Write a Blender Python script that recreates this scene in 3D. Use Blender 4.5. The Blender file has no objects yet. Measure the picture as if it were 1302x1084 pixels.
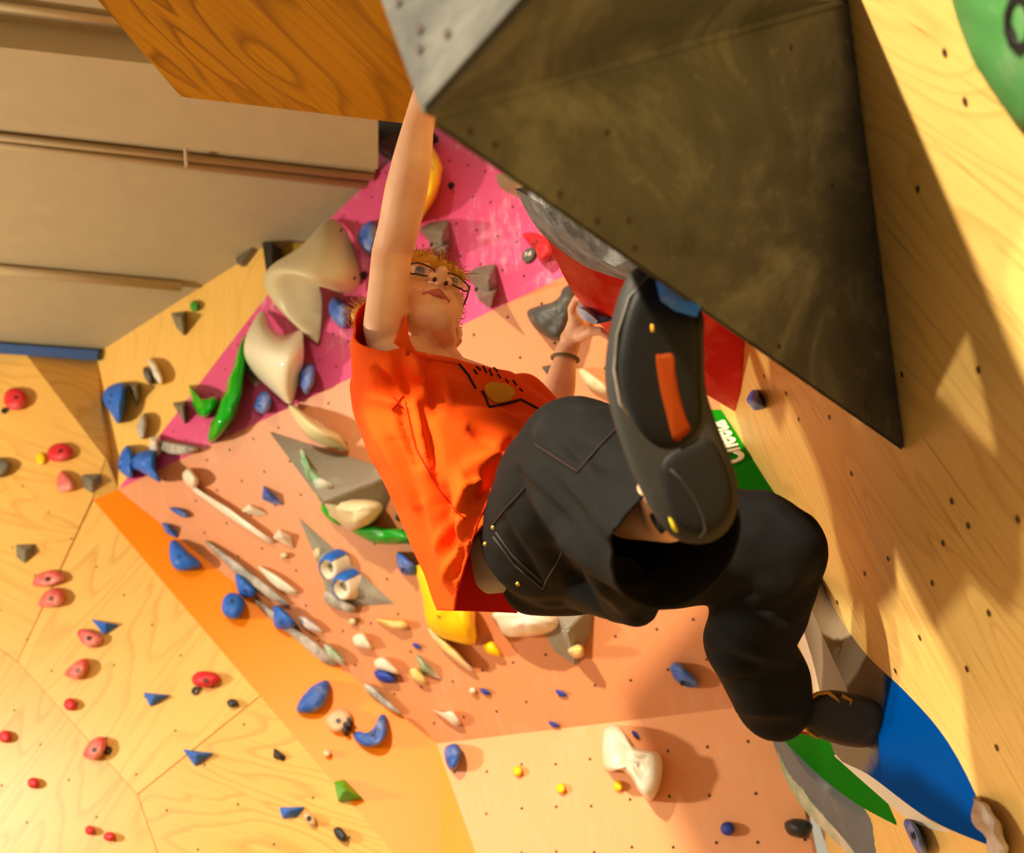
import bpy, bmesh, math, random
from mathutils import Vector, Matrix, noise
random.seed(7)
S = bpy.context.scene
COL = S.collection
# ------------------------------------------------------------------ camera
FPX = 1300.0; CX = 651.0; CY = 542.0
UP = Vector((-.0729, -.8637, .499)).normalized()            # world up in camera axes (right, down, forward)
YW = (Vector((0, 0, 1)) - UP * UP.z).normalized()
XW = YW.cross(UP).normalized()
RIGHT = Vector((XW.x, YW.x, UP.x)); DOWN = Vector((XW.y, YW.y, UP.y)); FWD = Vector((XW.z, YW.z, UP.z))
EYE = Vector((0, 0, 1.6))
def c2w(c): return EYE + RIGHT * c[0] + DOWN * c[1] + FWD * c[2]
def d2w(c): return RIGHT * c[0] + DOWN * c[1] + FWD * c[2]
def ray(px, py): return d2w(((px - CX) / FPX, (py - CY) / FPX, 1.0))
def P(px, py, z): return EYE + ray(px, py) * z               # a point seen at a place in the photo, z metres deep
def proj(w):
    v = w - EYE; z = v.dot(FWD)
    return (CX + FPX * v.dot(RIGHT) / z, CY + FPX * v.dot(DOWN) / z, z)
cd = bpy.data.cameras.new('camera'); cam = bpy.data.objects.new('camera', cd); COL.objects.link(cam)
cd.sensor_width = 36; cd.lens = FPX / 1302 * 36; cd.clip_start = .05
m = Matrix((RIGHT, -DOWN, -FWD)).transposed().to_4x4(); m.translation = EYE
cam.matrix_world = m
S.camera = cam
cd.dof.use_dof = True; cd.dof.focus_distance = 1.9; cd.dof.aperture_fstop = 3.2
# ------------------------------------------------------------------ light and exposure
wd = bpy.data.worlds.new('world'); S.world = wd; wd.use_nodes = True
wd.node_tree.nodes['Background'].inputs[0].default_value = (1, .86, .62, 1)
wd.node_tree.nodes['Background'].inputs[1].default_value = .43
def lamp(name, c, to, power, rad, col, size=120, blend=.4):
    l = bpy.data.lights.new(name, 'SPOT'); l.energy = power; l.shadow_soft_size = rad; l.color = col
    l.spot_size = math.radians(size); l.spot_blend = blend
    o = bpy.data.objects.new(name, l); COL.objects.link(o); o.location = c2w(c)
    o.rotation_euler = (c2w(to) - c2w(c)).to_track_quat('-Z', 'Y').to_euler(); o['kind'] = 'helper'
    return o
lamp('key_spotlight', (-1.9, -2.6, .4), (-1.4, -1.8, .65), 1250, .06, (1, .87, .64), 84, 1.0)
lamp('side_floodlight', (-4.2, .35, 2.1), (.0, .75, 2.9), 400, .16, (1, .87, .64), 160, .6)
S.view_settings.view_transform = 'Standard'; S.view_settings.look = 'None'
S.view_settings.exposure = .24; S.view_settings.gamma = 1; S.view_settings.use_curve_mapping = False
# ------------------------------------------------------------------ materials
def lin(c):
    return tuple(((x / 255) / 12.92 if x / 255 <= .04045 else ((x / 255 + .055) / 1.055) ** 2.4) for x in c) + (1,)
def base_mat(name, rough=.6, spec=.4):
    m = bpy.data.materials.new(name); m.use_nodes = True
    nt = m.node_tree; b = nt.nodes['Principled BSDF']
    b.inputs['Roughness'].default_value = rough; b.inputs['Specular IOR Level'].default_value = spec
    return m, nt, b
def N(nt, t, **k):
    n = nt.nodes.new(t)
    for a, v in k.items():
        if a in n.inputs: n.inputs[a].default_value = v
        else: setattr(n, a, v)
    return n
def ramp(nt, src, stops):
    r = nt.nodes.new('ShaderNodeValToRGB'); nt.links.new(src, r.inputs[0]); e = r.color_ramp.elements
    while len(e) < len(stops): e.new(.5)
    for i, (p, c) in enumerate(stops): e[i].position = p; e[i].color = c if isinstance(c, tuple) and len(c) == 4 else (c, c, c, 1)
    return r
def mixc(nt, f, a, b):
    x = nt.nodes.new('ShaderNodeMix'); x.data_type = 'RGBA'
    nt.links.new(f, x.inputs[0])
    for s, v in ((6, a), (7, b)):
        if isinstance(v, tuple): x.inputs[s].default_value = v
        else: nt.links.new(v, x.inputs[s])
    return x.outputs[2]
def bump(nt, b, src, dist=.002, strength=.4):
    n = N(nt, 'ShaderNodeBump', Distance=dist, Strength=strength); nt.links.new(src, n.inputs['Height']); nt.links.new(n.outputs[0], b.inputs['Normal'])
MC = {}
def hold_mat(name, rgb, chalk=.25, rough=.5, chalk_rgb=(215, 205, 195), scale=9, bmp=.25):
    if name in MC: return MC[name]
    m, nt, b = base_mat(name, rough)
    tc = N(nt, 'ShaderNodeTexCoord'); n1 = N(nt, 'ShaderNodeTexNoise', Scale=scale, Detail=5.0, Roughness=.65)
    nt.links.new(tc.outputs['Object'], n1.inputs['Vector'])
    r = ramp(nt, n1.outputs[0], [(.62 - chalk * .5, 0.), (.78 - chalk * .3, min(1., chalk * 1.6))])
    nt.links.new(mixc(nt, r.outputs[0], lin(rgb), lin(chalk_rgb)), b.inputs['Base Color'])
    n2 = N(nt, 'ShaderNodeTexNoise', Scale=260.0, Detail=2.0); nt.links.new(tc.outputs['Object'], n2.inputs['Vector'])
    bump(nt, b, n2.outputs[0], .001, bmp)
    MC[name] = m; return m
def flat_mat(name, rgb, rough=.6, spec=.4, metal=0):
    if name in MC: return MC[name]
    m, nt, b = base_mat(name, rough, spec); b.inputs['Metallic'].default_value = metal
    tc = N(nt, 'ShaderNodeTexCoord'); n1 = N(nt, 'ShaderNodeTexNoise', Scale=12.0, Detail=4.0)
    nt.links.new(tc.outputs['Object'], n1.inputs['Vector'])
    c = lin(rgb); d = tuple(x * .85 for x in c[:3]) + (1,)
    nt.links.new(mixc(nt, n1.outputs[0], d, c), b.inputs['Base Color'])
    MC[name] = m; return m
def paint_mat(name, rgb, chalk=.3, rough=.45):
    """painted plywood with faint chalk dust and scuffs"""
    m, nt, b = base_mat(name, rough, .35)
    tc = N(nt, 'ShaderNodeTexCoord'); n1 = N(nt, 'ShaderNodeTexNoise', Scale=2.6, Detail=7.0, Roughness=.7)
    nt.links.new(tc.outputs['Object'], n1.inputs['Vector'])
    mp = N(nt, 'ShaderNodeMapping'); mp.inputs['Scale'].default_value = (14, 3, 1); nt.links.new(tc.outputs['Object'], mp.inputs['Vector'])
    n3 = N(nt, 'ShaderNodeTexNoise', Scale=2.0, Detail=6.0, Roughness=.75); nt.links.new(mp.outputs[0], n3.inputs['Vector'])
    mu = N(nt, 'ShaderNodeMath', operation='MULTIPLY'); nt.links.new(n1.outputs[0], mu.inputs[0]); nt.links.new(n3.outputs[0], mu.inputs[1])
    r = ramp(nt, mu.outputs[0], [(.27, 0.), (.42, chalk)])
    nt.links.new(mixc(nt, r.outputs[0], lin(rgb), lin((240, 215, 215))), b.inputs['Base Color'])
    bump(nt, b, n3.outputs[0], .001, .15)
    return m
def gang(wall, p, q):
    a = wall.at(*p); b = wall.at(*q); d = b - a
    return -math.atan2(d.dot(wall.e2), d.dot(wall.e1))
def ply_mat(name, light, dark, ang=0, scale=1.0, contrast=1.0, streak=0.0, rough=.42):
    """plywood: cathedral grain from banded, stretched noise"""
    m, nt, b = base_mat(name, rough, .4)
    tc = N(nt, 'ShaderNodeTexCoord'); mp = N(nt, 'ShaderNodeMapping')
    mp.inputs['Rotation'].default_value = (0, 0, ang); nt.links.new(tc.outputs['Object'], mp.inputs['Vector'])
    m2 = N(nt, 'ShaderNodeMapping'); m2.inputs['Scale'].default_value = (scale * .55, scale * 3.0, 1); nt.links.new(mp.outputs[0], m2.inputs['Vector'])
    n1 = N(nt, 'ShaderNodeTexNoise', Scale=1.5, Detail=1.6, Roughness=.45, Distortion=.5); nt.links.new(m2.outputs[0], n1.inputs['Vector'])
    mu = N(nt, 'ShaderNodeMath', operation='MULTIPLY'); mu.inputs[1].default_value = 15.0; nt.links.new(n1.outputs[0], mu.inputs[0])
    fr = N(nt, 'ShaderNodeMath', operation='FRACT'); nt.links.new(mu.outputs[0], fr.inputs[0])
    r = ramp(nt, fr.outputs[0], [(0, 0.), (.62, .12), (.86, .75), (1, 0.)])
    m3 = N(nt, 'ShaderNodeMapping'); m3.inputs['Scale'].default_value = (scale * 1.5, scale * 45, 1); nt.links.new(mp.outputs[0], m3.inputs['Vector'])
    n2 = N(nt, 'ShaderNodeTexNoise', Scale=2.0, Detail=4.0, Roughness=.6); nt.links.new(m3.outputs[0], n2.inputs['Vector'])
    n4 = N(nt, 'ShaderNodeTexNoise', Scale=1.1, Detail=2.0); nt.links.new(tc.outputs['Object'], n4.inputs['Vector'])
    r4 = ramp(nt, n4.outputs[0], [(.35, .25), (.62, 1.)])
    m4 = N(nt, 'ShaderNodeMath', operation='MULTIPLY'); nt.links.new(r.outputs[0], m4.inputs[0]); nt.links.new(r4.outputs[0], m4.inputs[1])
    m5 = N(nt, 'ShaderNodeMath', operation='MULTIPLY'); nt.links.new(m4.outputs[0], m5.inputs[0]); m5.inputs[1].default_value = .8 * contrast
    c1 = mixc(nt, m5.outputs[0], lin(light), lin(dark))
    r2 = ramp(nt, n2.outputs[0], [(.45, 0.), (.8, .35 * contrast + streak)])
    c2 = mixc(nt, r2.outputs[0], c1, lin(dark))
    if streak:
        r5 = ramp(nt, n2.outputs[0], [(.635, 0.), (.72, .7)])
        c2 = mixc(nt, r5.outputs[0], c2, lin((88, 52, 20)))
    nt.links.new(c2, b.inputs['Base Color']); bump(nt, b, n2.outputs[0], .001, .2)
    return m
# ------------------------------------------------------------------ object helpers
def link(name, me, mat=None, parent=None, smooth=False):
    o = bpy.data.objects.new(name, me); COL.objects.link(o)
    if mat is not None:
        for x in (mat if isinstance(mat, (list, tuple)) else [mat]): me.materials.append(x)
    if smooth: me.polygons.foreach_set('use_smooth', [True] * len(me.polygons))
    if parent is not None: setp(o, parent)
    return o
def setp(o, parent):
    bpy.context.view_layer.update() if False else None
    o.parent = parent; o.matrix_parent_inverse = mw(parent).inverted()
def mw(o):
    m = o.matrix_basis.copy()
    if o.parent is not None: m = mw(o.parent) @ o.matrix_parent_inverse @ m
    return m
def empty(name, loc, label=None, cat=None, group=None):
    o = bpy.data.objects.new(name, None); COL.objects.link(o); o.location = loc; o.empty_display_size = .05
    return tag(o, label, cat, group)
def tag(o, label=None, cat=None, group=None, kind=None):
    if label: o['label'] = label
    if cat: o['category'] = cat
    if group: o['group'] = group
    if kind: o['kind'] = kind
    return o
def mesh_w(name, verts, faces, mat, parent=None, frame=None, smooth=False):
    """verts in world space; frame = matrix to express them in"""
    me = bpy.data.meshes.new(name)
    if frame is None: frame = Matrix.Translation(sum(verts, Vector()) / len(verts))
    inv = frame.inverted(); me.from_pydata([inv @ v for v in verts], [], faces); me.update()
    bm = bmesh.new(); bm.from_mesh(me); bmesh.ops.recalc_face_normals(bm, faces=bm.faces); bm.to_mesh(me); bm.free()
    o = bpy.data.objects.new(name, me); COL.objects.link(o); o.matrix_world = frame; o.matrix_basis = frame
    for x in (mat if isinstance(mat, (list, tuple)) else [mat]): me.materials.append(x)
    if smooth: me.polygons.foreach_set('use_smooth', [True] * len(me.polygons))
    if parent is not None: setp(o, parent)
    return o
class Wall:
    def __init__(s, a, b, c):
        s.o = a; s.n = (b - a).cross(c - a).normalized()
        if s.n.dot(EYE - a) < 0: s.n = -s.n
        e2 = (Vector((0, 0, 1)) - s.n * s.n.z)
        s.e2 = e2.normalized() if e2.length > .05 else Vector((0, 1, 0)); s.e1 = s.e2.cross(s.n)
    def at(s, px, py, h=0):
        r = ray(px, py); t = (s.n.dot(s.o - EYE) + h) / s.n.dot(r)
        return EYE + r * t
    def z(s, px, py): return (s.at(px, py) - EYE).dot(FWD)
    def h(s, w): return s.n.dot(w - s.o)
    def foot(s, w): return w - s.n * s.h(w)
    def frame(s, w):
        m = Matrix((s.e1, s.e2, s.n)).transposed().to_4x4(); m.translation = w; return m
def slab(name, wall, pts, mat, thick=.02, h=0, parent=None):
    """flat panel: pts are photo places or world vectors on the wall plane"""
    top = [p if isinstance(p, Vector) else wall.at(p[0], p[1], h) for p in pts]
    bot = [p - wall.n * thick for p in top]; n = len(pts)
    f = [list(range(n)), list(range(2 * n - 1, n - 1, -1))] + [[i, (i + 1) % n, (i + 1) % n + n, i + n] for i in range(n)]
    return mesh_w(name, top + bot, f, mat, parent, wall.frame(top[0]))
def down(wall, w, z=0.0):
    """follow the wall plane straight down its slope to height z"""
    d = wall.e2; return w + d * ((z - w.z) / d.z)
def isect(w1, w2, z):
    """point of the seam of two planes at height z"""
    A = Matrix((w1.n, w2.n, Vector((0, 0, 1)))); return A.inverted() @ Vector((w1.n.dot(w1.o), w2.n.dot(w2.o), z))
# ------------------------------------------------------------------ planes
def hz(px, py, h):
    r = ray(px, py); return EYE + r * (h / r.z)
HC = 2.8
SB = P(555, 945, 3.5)
WL1 = Wall(hz(0, 443, HC), P(500, 1084, 3.29), P(-200, 1000, 3.85))
WO = Wall(WL1.at(118, 635), SB, WL1.at(500, 1084))
TL = WO.at(150, 622); TR = P(715, 352, 3.1); print('TL z', proj(TL))
WS = Wall(TL, TR, SB)
WP = Wall(TL, TR, hz(475, 225, HC))
WL2 = Wall(TL, hz(122, 450, HC), WP.at(342, 366))
WR = Wall(P(950, 500, 2.5), P(1080, 0, 1 / .7385), P(1250, 1000, 1 / .685))
WB = Wall(SB, WS.at(930, 900), SB + Vector((0, 0, -1)))
WC = Wall(EYE + Vector((0, 0, HC)), EYE + Vector((1, 0, HC)), EYE + Vector((0, 1, HC)))
for nm, w in (('S', WS), ('P', WP), ('L2', WL2), ('O', WO), ('L1', WL1), ('R', WR), ('B', WB)):
    print('WALL', nm, 'n', [round(x, 2) for x in w.n])
# ------------------------------------------------------------------ structure
PLY = [ply_mat('plywood_a', (224, 174, 88), (188, 130, 52), .5, .8, .9), ply_mat('plywood_b', (228, 180, 94), (194, 136, 56), -.9, .8, .9),
       ply_mat('plywood_c', (222, 172, 86), (186, 128, 52), .4, 1.0, .9), ply_mat('plywood_d', (220, 170, 84), (184, 126, 50), -1.0, .9, .9)]
M_L2 = ply_mat('plywood_back', (238, 190, 100), (205, 145, 62), 1.5, .8, .6)
M_R = ply_mat('plywood_side', (234, 194, 112), (190, 136, 62), gang(WR, (965, 450), (1300, 1060)), 1.1, .7, streak=.1)
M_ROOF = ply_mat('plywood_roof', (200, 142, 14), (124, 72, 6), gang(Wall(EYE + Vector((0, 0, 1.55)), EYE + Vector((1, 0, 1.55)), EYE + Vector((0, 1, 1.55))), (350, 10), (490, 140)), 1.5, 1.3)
M_PINK = paint_mat('pink_paint', (220, 84, 134), .5)
M_SAL_DIM = paint_mat('salmon_paint_dim', (212, 136, 88), .1); M_SAL_LIT = paint_mat('salmon_paint_lit', (234, 158, 102), .1)  # one salmon paint, light put into the colour: overhang darker, lower wall brighter
M_ORG = paint_mat('orange_paint', (255, 140, 0), .0)
M_CEIL = flat_mat('ceiling_paint', (176, 160, 128), .8, .2)
M_BLUE_TRIM = flat_mat('blue_trim_paint', (70, 105, 175), .6)
M_DARK = flat_mat('dark_metal', (40, 34, 26), .6)
M_TNUT = flat_mat('tnut_dark', (62, 34, 22), .7)
M_BOLT = flat_mat('bolt_steel', (60, 58, 55), .45, .5, .6)
def st(o, label=None):
    o['kind'] = 'structure'
    if label: o['label'] = label
    return o
floor = st(mesh_w('floor', [Vector((x, y, z)) for z in (0, -.1) for x, y in ((-5, -3), (3.5, -3), (3.5, 7), (-5, 7))],
       [[0, 1, 2, 3], [4, 5, 6, 7], [0, 1, 5, 4], [1, 2, 6, 5], [2, 3, 7, 6], [3, 0, 4, 7]], flat_mat('floor_mat', (150, 135, 115), .8), None, Matrix.Identity(4)),
       'grey-brown padded floor mat of the climbing hall')
# left wall with its panels
wl = st(slab('wall_left', WL1, [q_ - WL1.n * .013 for q_ in (WL1.at(-520, 400), WL1.at(30, 446), WL1.at(135, 582), WL1.at(118, 635), WL1.at(500, 1084), down(WL1, WL1.at(640, 1250)), down(WL1, WL1.at(-520, 400)))], PLY[2], .03, -.012),
        'plywood wall with red and blue holds')
def L1p(*p): return [WL1.at(*q) if isinstance(q, tuple) else q for q in p]
cW = down(WL1, WL1.at(640, 1250)); 
pan = [L1p((-520, 400), (29, 445), (134, 582), (117, 634), (22, 840), (-520, 470)),
       L1p((119, 636), (330, 884), (174.5, 1009), (22.6, 841)),
       L1p((331, 885), (500, 1084), cW, (380, 1600), (175.4, 1010)),
       L1p((21.6, 840.6), (174.2, 1009.6), (379, 1600), down(WL1, WL1.at(-520, 900)), (-520, 471))]
for q, mt in zip(pan, PLY):
    slab('plywood_panel', WL1, q, mt, .012, 0, wl)
ca = WL1.at(30, 446); cb = hz(122, 450, HC); cc = TL; cdd = WL1.at(118, 635); ce = WL1.at(135, 582)
st(mesh_w('wall_corner', [ca, cb, cc, cdd, ce], [[0, 1, 4], [1, 2, 4], [2, 3, 4]], PLY[0], None, WL1.frame(ca)), 'narrow plywood facet folding into the far corner')
# back wall, pink wall, salmon walls, orange facets
st(slab('wall_back', WL2, [cc, cb, (232, 371), (232, 350), (300, 303), (336, 303), (342, 372)], M_L2, .02), 'pale plywood wall between ceiling and pink wall')
ptop = WP.at(475, 225)
wp = st(slab('wall_pink', WP, [TL, (342, 366), (390, 306), (475, 225), (475, 60), (900, 0), (900, 264), TR], M_PINK, .1), 'pink painted overhanging wall dusted with chalk')
sr_top = isect(WR, WS, TR.z + .35); seamB = WB.at(1000, 890)
bseam = isect(WR, WB, SB.z); bseam0 = isect(WR, WB, 0)
# S meets R down to the fold of the lower wall
A_ = SB; B_ = WS.at(930, 900)
dline = (B_ - A_).normalized(); tt = -WR.h(A_) / WR.n.dot(dline); fold_r = A_ + dline * (tt + .0)
d2 = (TR - TL).normalized(); t2 = -WR.h(TL) / WR.n.dot(d2); pr = TL + d2 * t2
print('fold_r', proj(fold_r), 'pr', proj(pr), 'pr h', pr)
ws = st(slab('wall_salmon', WS, [TL, pr, fold_r, SB], M_SAL_DIM, .03), 'salmon painted overhanging wall')
o_low = WO.at(563, 1084)
low = Wall(SB, WO.at(563, 1084), WB.at(605, 1084))
wb = st(slab('wall_salmon_lower', WB, [SB, fold_r, down(WB, fold_r), (690, 1320), (605, 1084)], M_SAL_LIT, .03), 'salmon painted lower wall')
wo = st(slab('wall_orange', WO, [WL1.at(118, 635), TL, SB, WO.at(563, 1084), WO.at(572, 1500), cW, WL1.at(500, 1084)], M_ORG, .02), 'orange painted facet between plywood and salmon walls')
st(slab('wall_orange_sliver', low, [SB, WB.at(605, 1084), WB.at(690, 1320), WO.at(572, 1500), WO.at(563, 1084)], M_ORG, .02), 'narrow orange facet beside the lower salmon wall')
# right wall
far_top = WR.foot(pr + Vector((0, 0, 1.0)))
h_ = WR.n.cross(Vector((0, 0, 1))).normalized()
if h_.dot(FWD) > 0: h_ = -h_
L_ = 3.6
wr = st(slab('wall_right', WR, [far_top, pr, fold_r, down(WR, fold_r), down(WR, fold_r) + h_ * L_, far_top + h_ * (L_ + .4)], M_R, .03), 'leaning plywood wall on the climber\'s side')
# ceiling with its beam, pipes and blue strip
def hq(px, py, h): return hz(px, py, h)
cl = st(slab('ceiling', WC, [hz(-700, 425, HC), hz(122, 480, HC), hz(340, 400, HC), hz(477, 320, HC), hz(477, 20, HC), hz(480, -500, HC), hz(-900, -500, HC)], M_CEIL, .05), 'cream painted ceiling')
def ext(p, q, a, b): d = q - p; return p - d * a, q + d * b
B0, B1 = ext(hz(0, 163, 2.68), hz(472, 214, 2.68), 1.0, 0.02); C0, C1 = ext(hz(0, 60, 2.68), hz(472, 112, 2.68), 1.0, 0.02)
topz = Vector((0, 0, .13))
st(mesh_w('ceiling_beam', [B0, B1, C1, C0, B0 + topz, B1 + topz, C1 + topz, C0 + topz], [[0, 1, 2, 3], [4, 5, 6, 7], [0, 1, 5, 4], [1, 2, 6, 5], [2, 3, 7, 6], [3, 0, 4, 7]], M_CEIL, cl), 'boxed cream beam under the ceiling')
def tube(name, pts, r, mat, parent=None, seg=10, cap=True, smooth=True, radii=None):
    vs = []; fs = []; n = len(pts); prev = None
    for i, p in enumerate(pts):
        t = (pts[min(i + 1, n - 1)] - pts[max(i - 1, 0)]).normalized()
        a = (prev - t * prev.dot(t)).normalized() if prev is not None else t.orthogonal().normalized()
        prev = a; b = t.cross(a); rr = radii[i] if radii else r
        for k in range(seg):
            th = 2 * math.pi * k / seg; vs.append(p + a * (math.cos(th) * rr) + b * (math.sin(th) * rr))
    for i in range(n - 1):
        for k in range(seg):
            k2 = (k + 1) % seg; fs.append([i * seg + k, i * seg + k2, (i + 1) * seg + k2, (i + 1) * seg + k])
    if cap: fs += [list(range(seg)), list(range((n - 1) * seg, n * seg))]
    return mesh_w(name, vs, fs, mat, parent, None, smooth)
def hline(x0, y0, x1, y1, h, a=1.0, b=0): return list(ext(hz(x0, y0, h), hz(x1, y1, h), a, b))
M_PIPE = flat_mat('pipe_paint', (190, 172, 138), .5)
for i, (a, b, lb) in enumerate((((0, 174), (474, 226), 'upper of two thin cream pipes under the ceiling beam'), ((0, 184), (474, 237), 'lower of two thin cream pipes under the ceiling beam'))):
    o = tube('ceiling_pipe', hline(*a, *b, 2.782), .014, M_PIPE); tag(o, lb, 'pipe', 'ceiling pipes')
bk = [hz(236, 178, 2.775), hz(236, 182, 2.752), hz(237, 208, 2.752), hz(237, 212, 2.775)]
tag(tube('pipe_clamp', bk, .007, M_PIPE), 'small cream clamp strapping the two ceiling pipes', 'clamp')
tag(tube('ceiling_pipe', hline(0, 343, 231, 364, 2.775, 1.0, 0), .022, M_PIPE), 'single cream pipe crossing the ceiling near the far plywood corner', 'pipe', 'ceiling pipes')
tag(tube('ceiling_pipe', hline(0, 8, 150, 28, 2.775, 1.0, .4), .012, M_PIPE), 'thin cream pipe on the ceiling beside the plywood roof panel', 'pipe', 'ceiling pipes')
t0, t1 = ext(hz(0, 437, HC - .03), hz(124, 446, HC - .03), 2.5, 0)
st(mesh_w('trim_1', [t0, t1, t1 - Vector((0, 0, .05)) , t0 - Vector((0, 0, .05)), t0 + FWD * .08 + Vector((0, 0, .03)), t1 + FWD * .08 + Vector((0, 0, .03)), t1 + FWD * .08 - Vector((0, 0, .05)), t0 + FWD * .08 - Vector((0, 0, .05))],
   [[0, 1, 2, 3], [4, 5, 6, 7], [0, 1, 5, 4], [1, 2, 6, 5], [2, 3, 7, 6], [3, 0, 4, 7]], M_BLUE_TRIM), 'blue strip where the plywood wall meets the ceiling')
HR = 1.55
WRF = Wall(EYE + Vector((0, 0, HR)), EYE + Vector((1, 0, HR)), EYE + Vector((0, 1, HR)))
st(slab('wall_overhang', WRF, [hz(230, 123, HR), hz(760, 186, HR), hz(900, -442, HR), hz(-255, -442, HR)], M_ROOF, .03), 'golden plywood roof panel overhead')  # unseen near end carried forward to shade the climber's chest
# dark post and slot behind the back wall's edge
st(slab('trim_2', WL2, [(333, 307), (346, 309), (346, 342), (339, 349)], M_DARK, .05, .02), 'dark post at the open edge of the back plywood wall')
st(slab('trim_3', WL2, [(346, 309), (392, 309), (352, 345), (346, 342)], flat_mat('olive_yellow', (150, 118, 20), .6), .02, -.05), 'olive strip beside the dark post')  # plain olive-yellow colour
# ------------------------------------------------------------------ t-nut holes: many tiny recesses per wall
def tnuts(wall, parent, pts, r=.006):
    vs = []; fs = []
    for w in pts:
        b = len(vs); w = wall.foot(w)
        vs.append(w + wall.n * .0012)
        for k in range(8):
            a = k * math.pi / 4; d = wall.e1 * math.cos(a) + wall.e2 * math.sin(a)
            vs.append(w + d * r + wall.n * .0016)
        fs += [[b, b + 1 + k, b + 1 + (k + 1) % 8] for k in range(8)]
    if vs: tag(mesh_w('bolt_hole', vs, fs, M_TNUT, parent, wall.frame(wall.o)), kind='stuff')
def grid(wall, x0, x1, y0, y1, o, d1, d2, test):
    out = []
    for i in range(-40, 60):
        for j in range(-40, 60):
            w = o + d1 * i + d2 * j + (wall.e1 * random.uniform(-.006, .006) + wall.e2 * random.uniform(-.006, .006))
            v = (w - EYE).dot(FWD)
            if v < .3: continue
            x, y, _ = proj(w)
            if x0 < x < x1 and y0 < y < y1 and test(x, y): out.append(w)
    return out
def side(ax, ay, bx, by): return lambda x, y: (bx - ax) * (y - ay) - (by - ay) * (x - ax)
def axes(wall, p, q, sp):
    d = (wall.at(*q) - wall.at(*p)).normalized(); return d * sp, wall.n.cross(d) * sp
ln = side(150, 622, 715, 352)
a, b = axes(WP, (535, 240), (655, 273), .105)
tnuts(WP, wp, grid(WP, 200, 820, 150, 620, WP.at(600, 250), a, b, lambda x, y: ln(x, y) < -2500 and side(150, 622, 342, 366)(x, y) > 1500 and side(342, 366, 475, 225)(x, y) > 1200), .0045)
a, b = axes(WS, (150, 622), (715, 352), .13)
tnuts(WS, ws, grid(WS, 200, 960, 330, 930, WS.at(603, 425), a, b, lambda x, y: ln(x, y) > 2500 and side(550, 940, 930, 895)(x, y) < -1500 and side(150, 622, 555, 945)(x, y) < -2500), .0045)
a, b = axes(WB, (555, 945), (930, 900), .13)
tnuts(WB, wb, grid(WB, 560, 1090, 905, 1090, WB.at(900, 950), a, b, lambda x, y: side(555, 945, 930, 900)(x, y) > 2500 and side(555, 945, 605, 1084)(x, y) < -600), .0045)
a, b = axes(WL1, (20, 500), (80, 560), .19)
tnuts(WL1, wl, grid(WL1, -10, 500, 455, 1090, WL1.at(60, 650), a, b, lambda x, y: side(118, 635, 500, 1084)(x, y) > 2500 and side(30, 446, 135, 582)(x, y) > 1500), .004)
rp = [(1168, 240), (1245, 470), (1148, 476), (1016, 533), (1083, 602), (1055, 530), (1211, 637), (1200, 690), (1130, 710), (1186, 741), (1100, 729), (1258, 779), (1170, 810), (1230, 850), (1268, 950), (1065, 765), (1232, 668),
      (1000, 500), (972, 478), (1202, 66), (1228, 128), (1139, 852), (1295, 660)]
tnuts(WR, wr, [WR.at(*q) for q in rp], .005)
# ------------------------------------------------------------------ climbing holds
def spline(pts, n):
    out = []; m = len(pts)
    for i in range(m):
        p0, p1, p2, p3 = pts[(i - 1) % m], pts[i], pts[(i + 1) % m], pts[(i + 2) % m]
        for k in range(n):
            t = k / n
            out.append(tuple(.5 * ((2 * p1[c]) + (-p0[c] + p2[c]) * t + (2 * p0[c] - 5 * p1[c] + 4 * p2[c] - p3[c]) * t * t + (-p0[c] + 3 * p1[c] - 3 * p2[c] + p3[c]) * t ** 3) for c in range(2)))
    return out
PROF = [(1, -.003), (1, .25), (.97, .5), (.86, .75), (.66, .92), (.4, .99), (.15, 1.0)]
def bolt(wall, par, px, py, base, r=.007):
    """bolt head sunk in a dark socket"""
    c = base; vs = []; fs = []; n = wall.n
    for rr, hh in ((r * 1.25, .0015), (r * .8, .0015), (r * .75, -.001), (0, -.001)):
        for k in range(10):
            a = k * math.pi / 5; vs.append(c + (wall.e1 * math.cos(a) + wall.e2 * math.sin(a)) * rr + n * hh)
    for i in range(3):
        for k in range(10): fs.append([i * 10 + k, i * 10 + (k + 1) % 10, (i + 1) * 10 + (k + 1) % 10, (i + 1) * 10 + k])
    mesh_w('bolt', vs, fs, M_BOLT, par, wall.frame(c))
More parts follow.
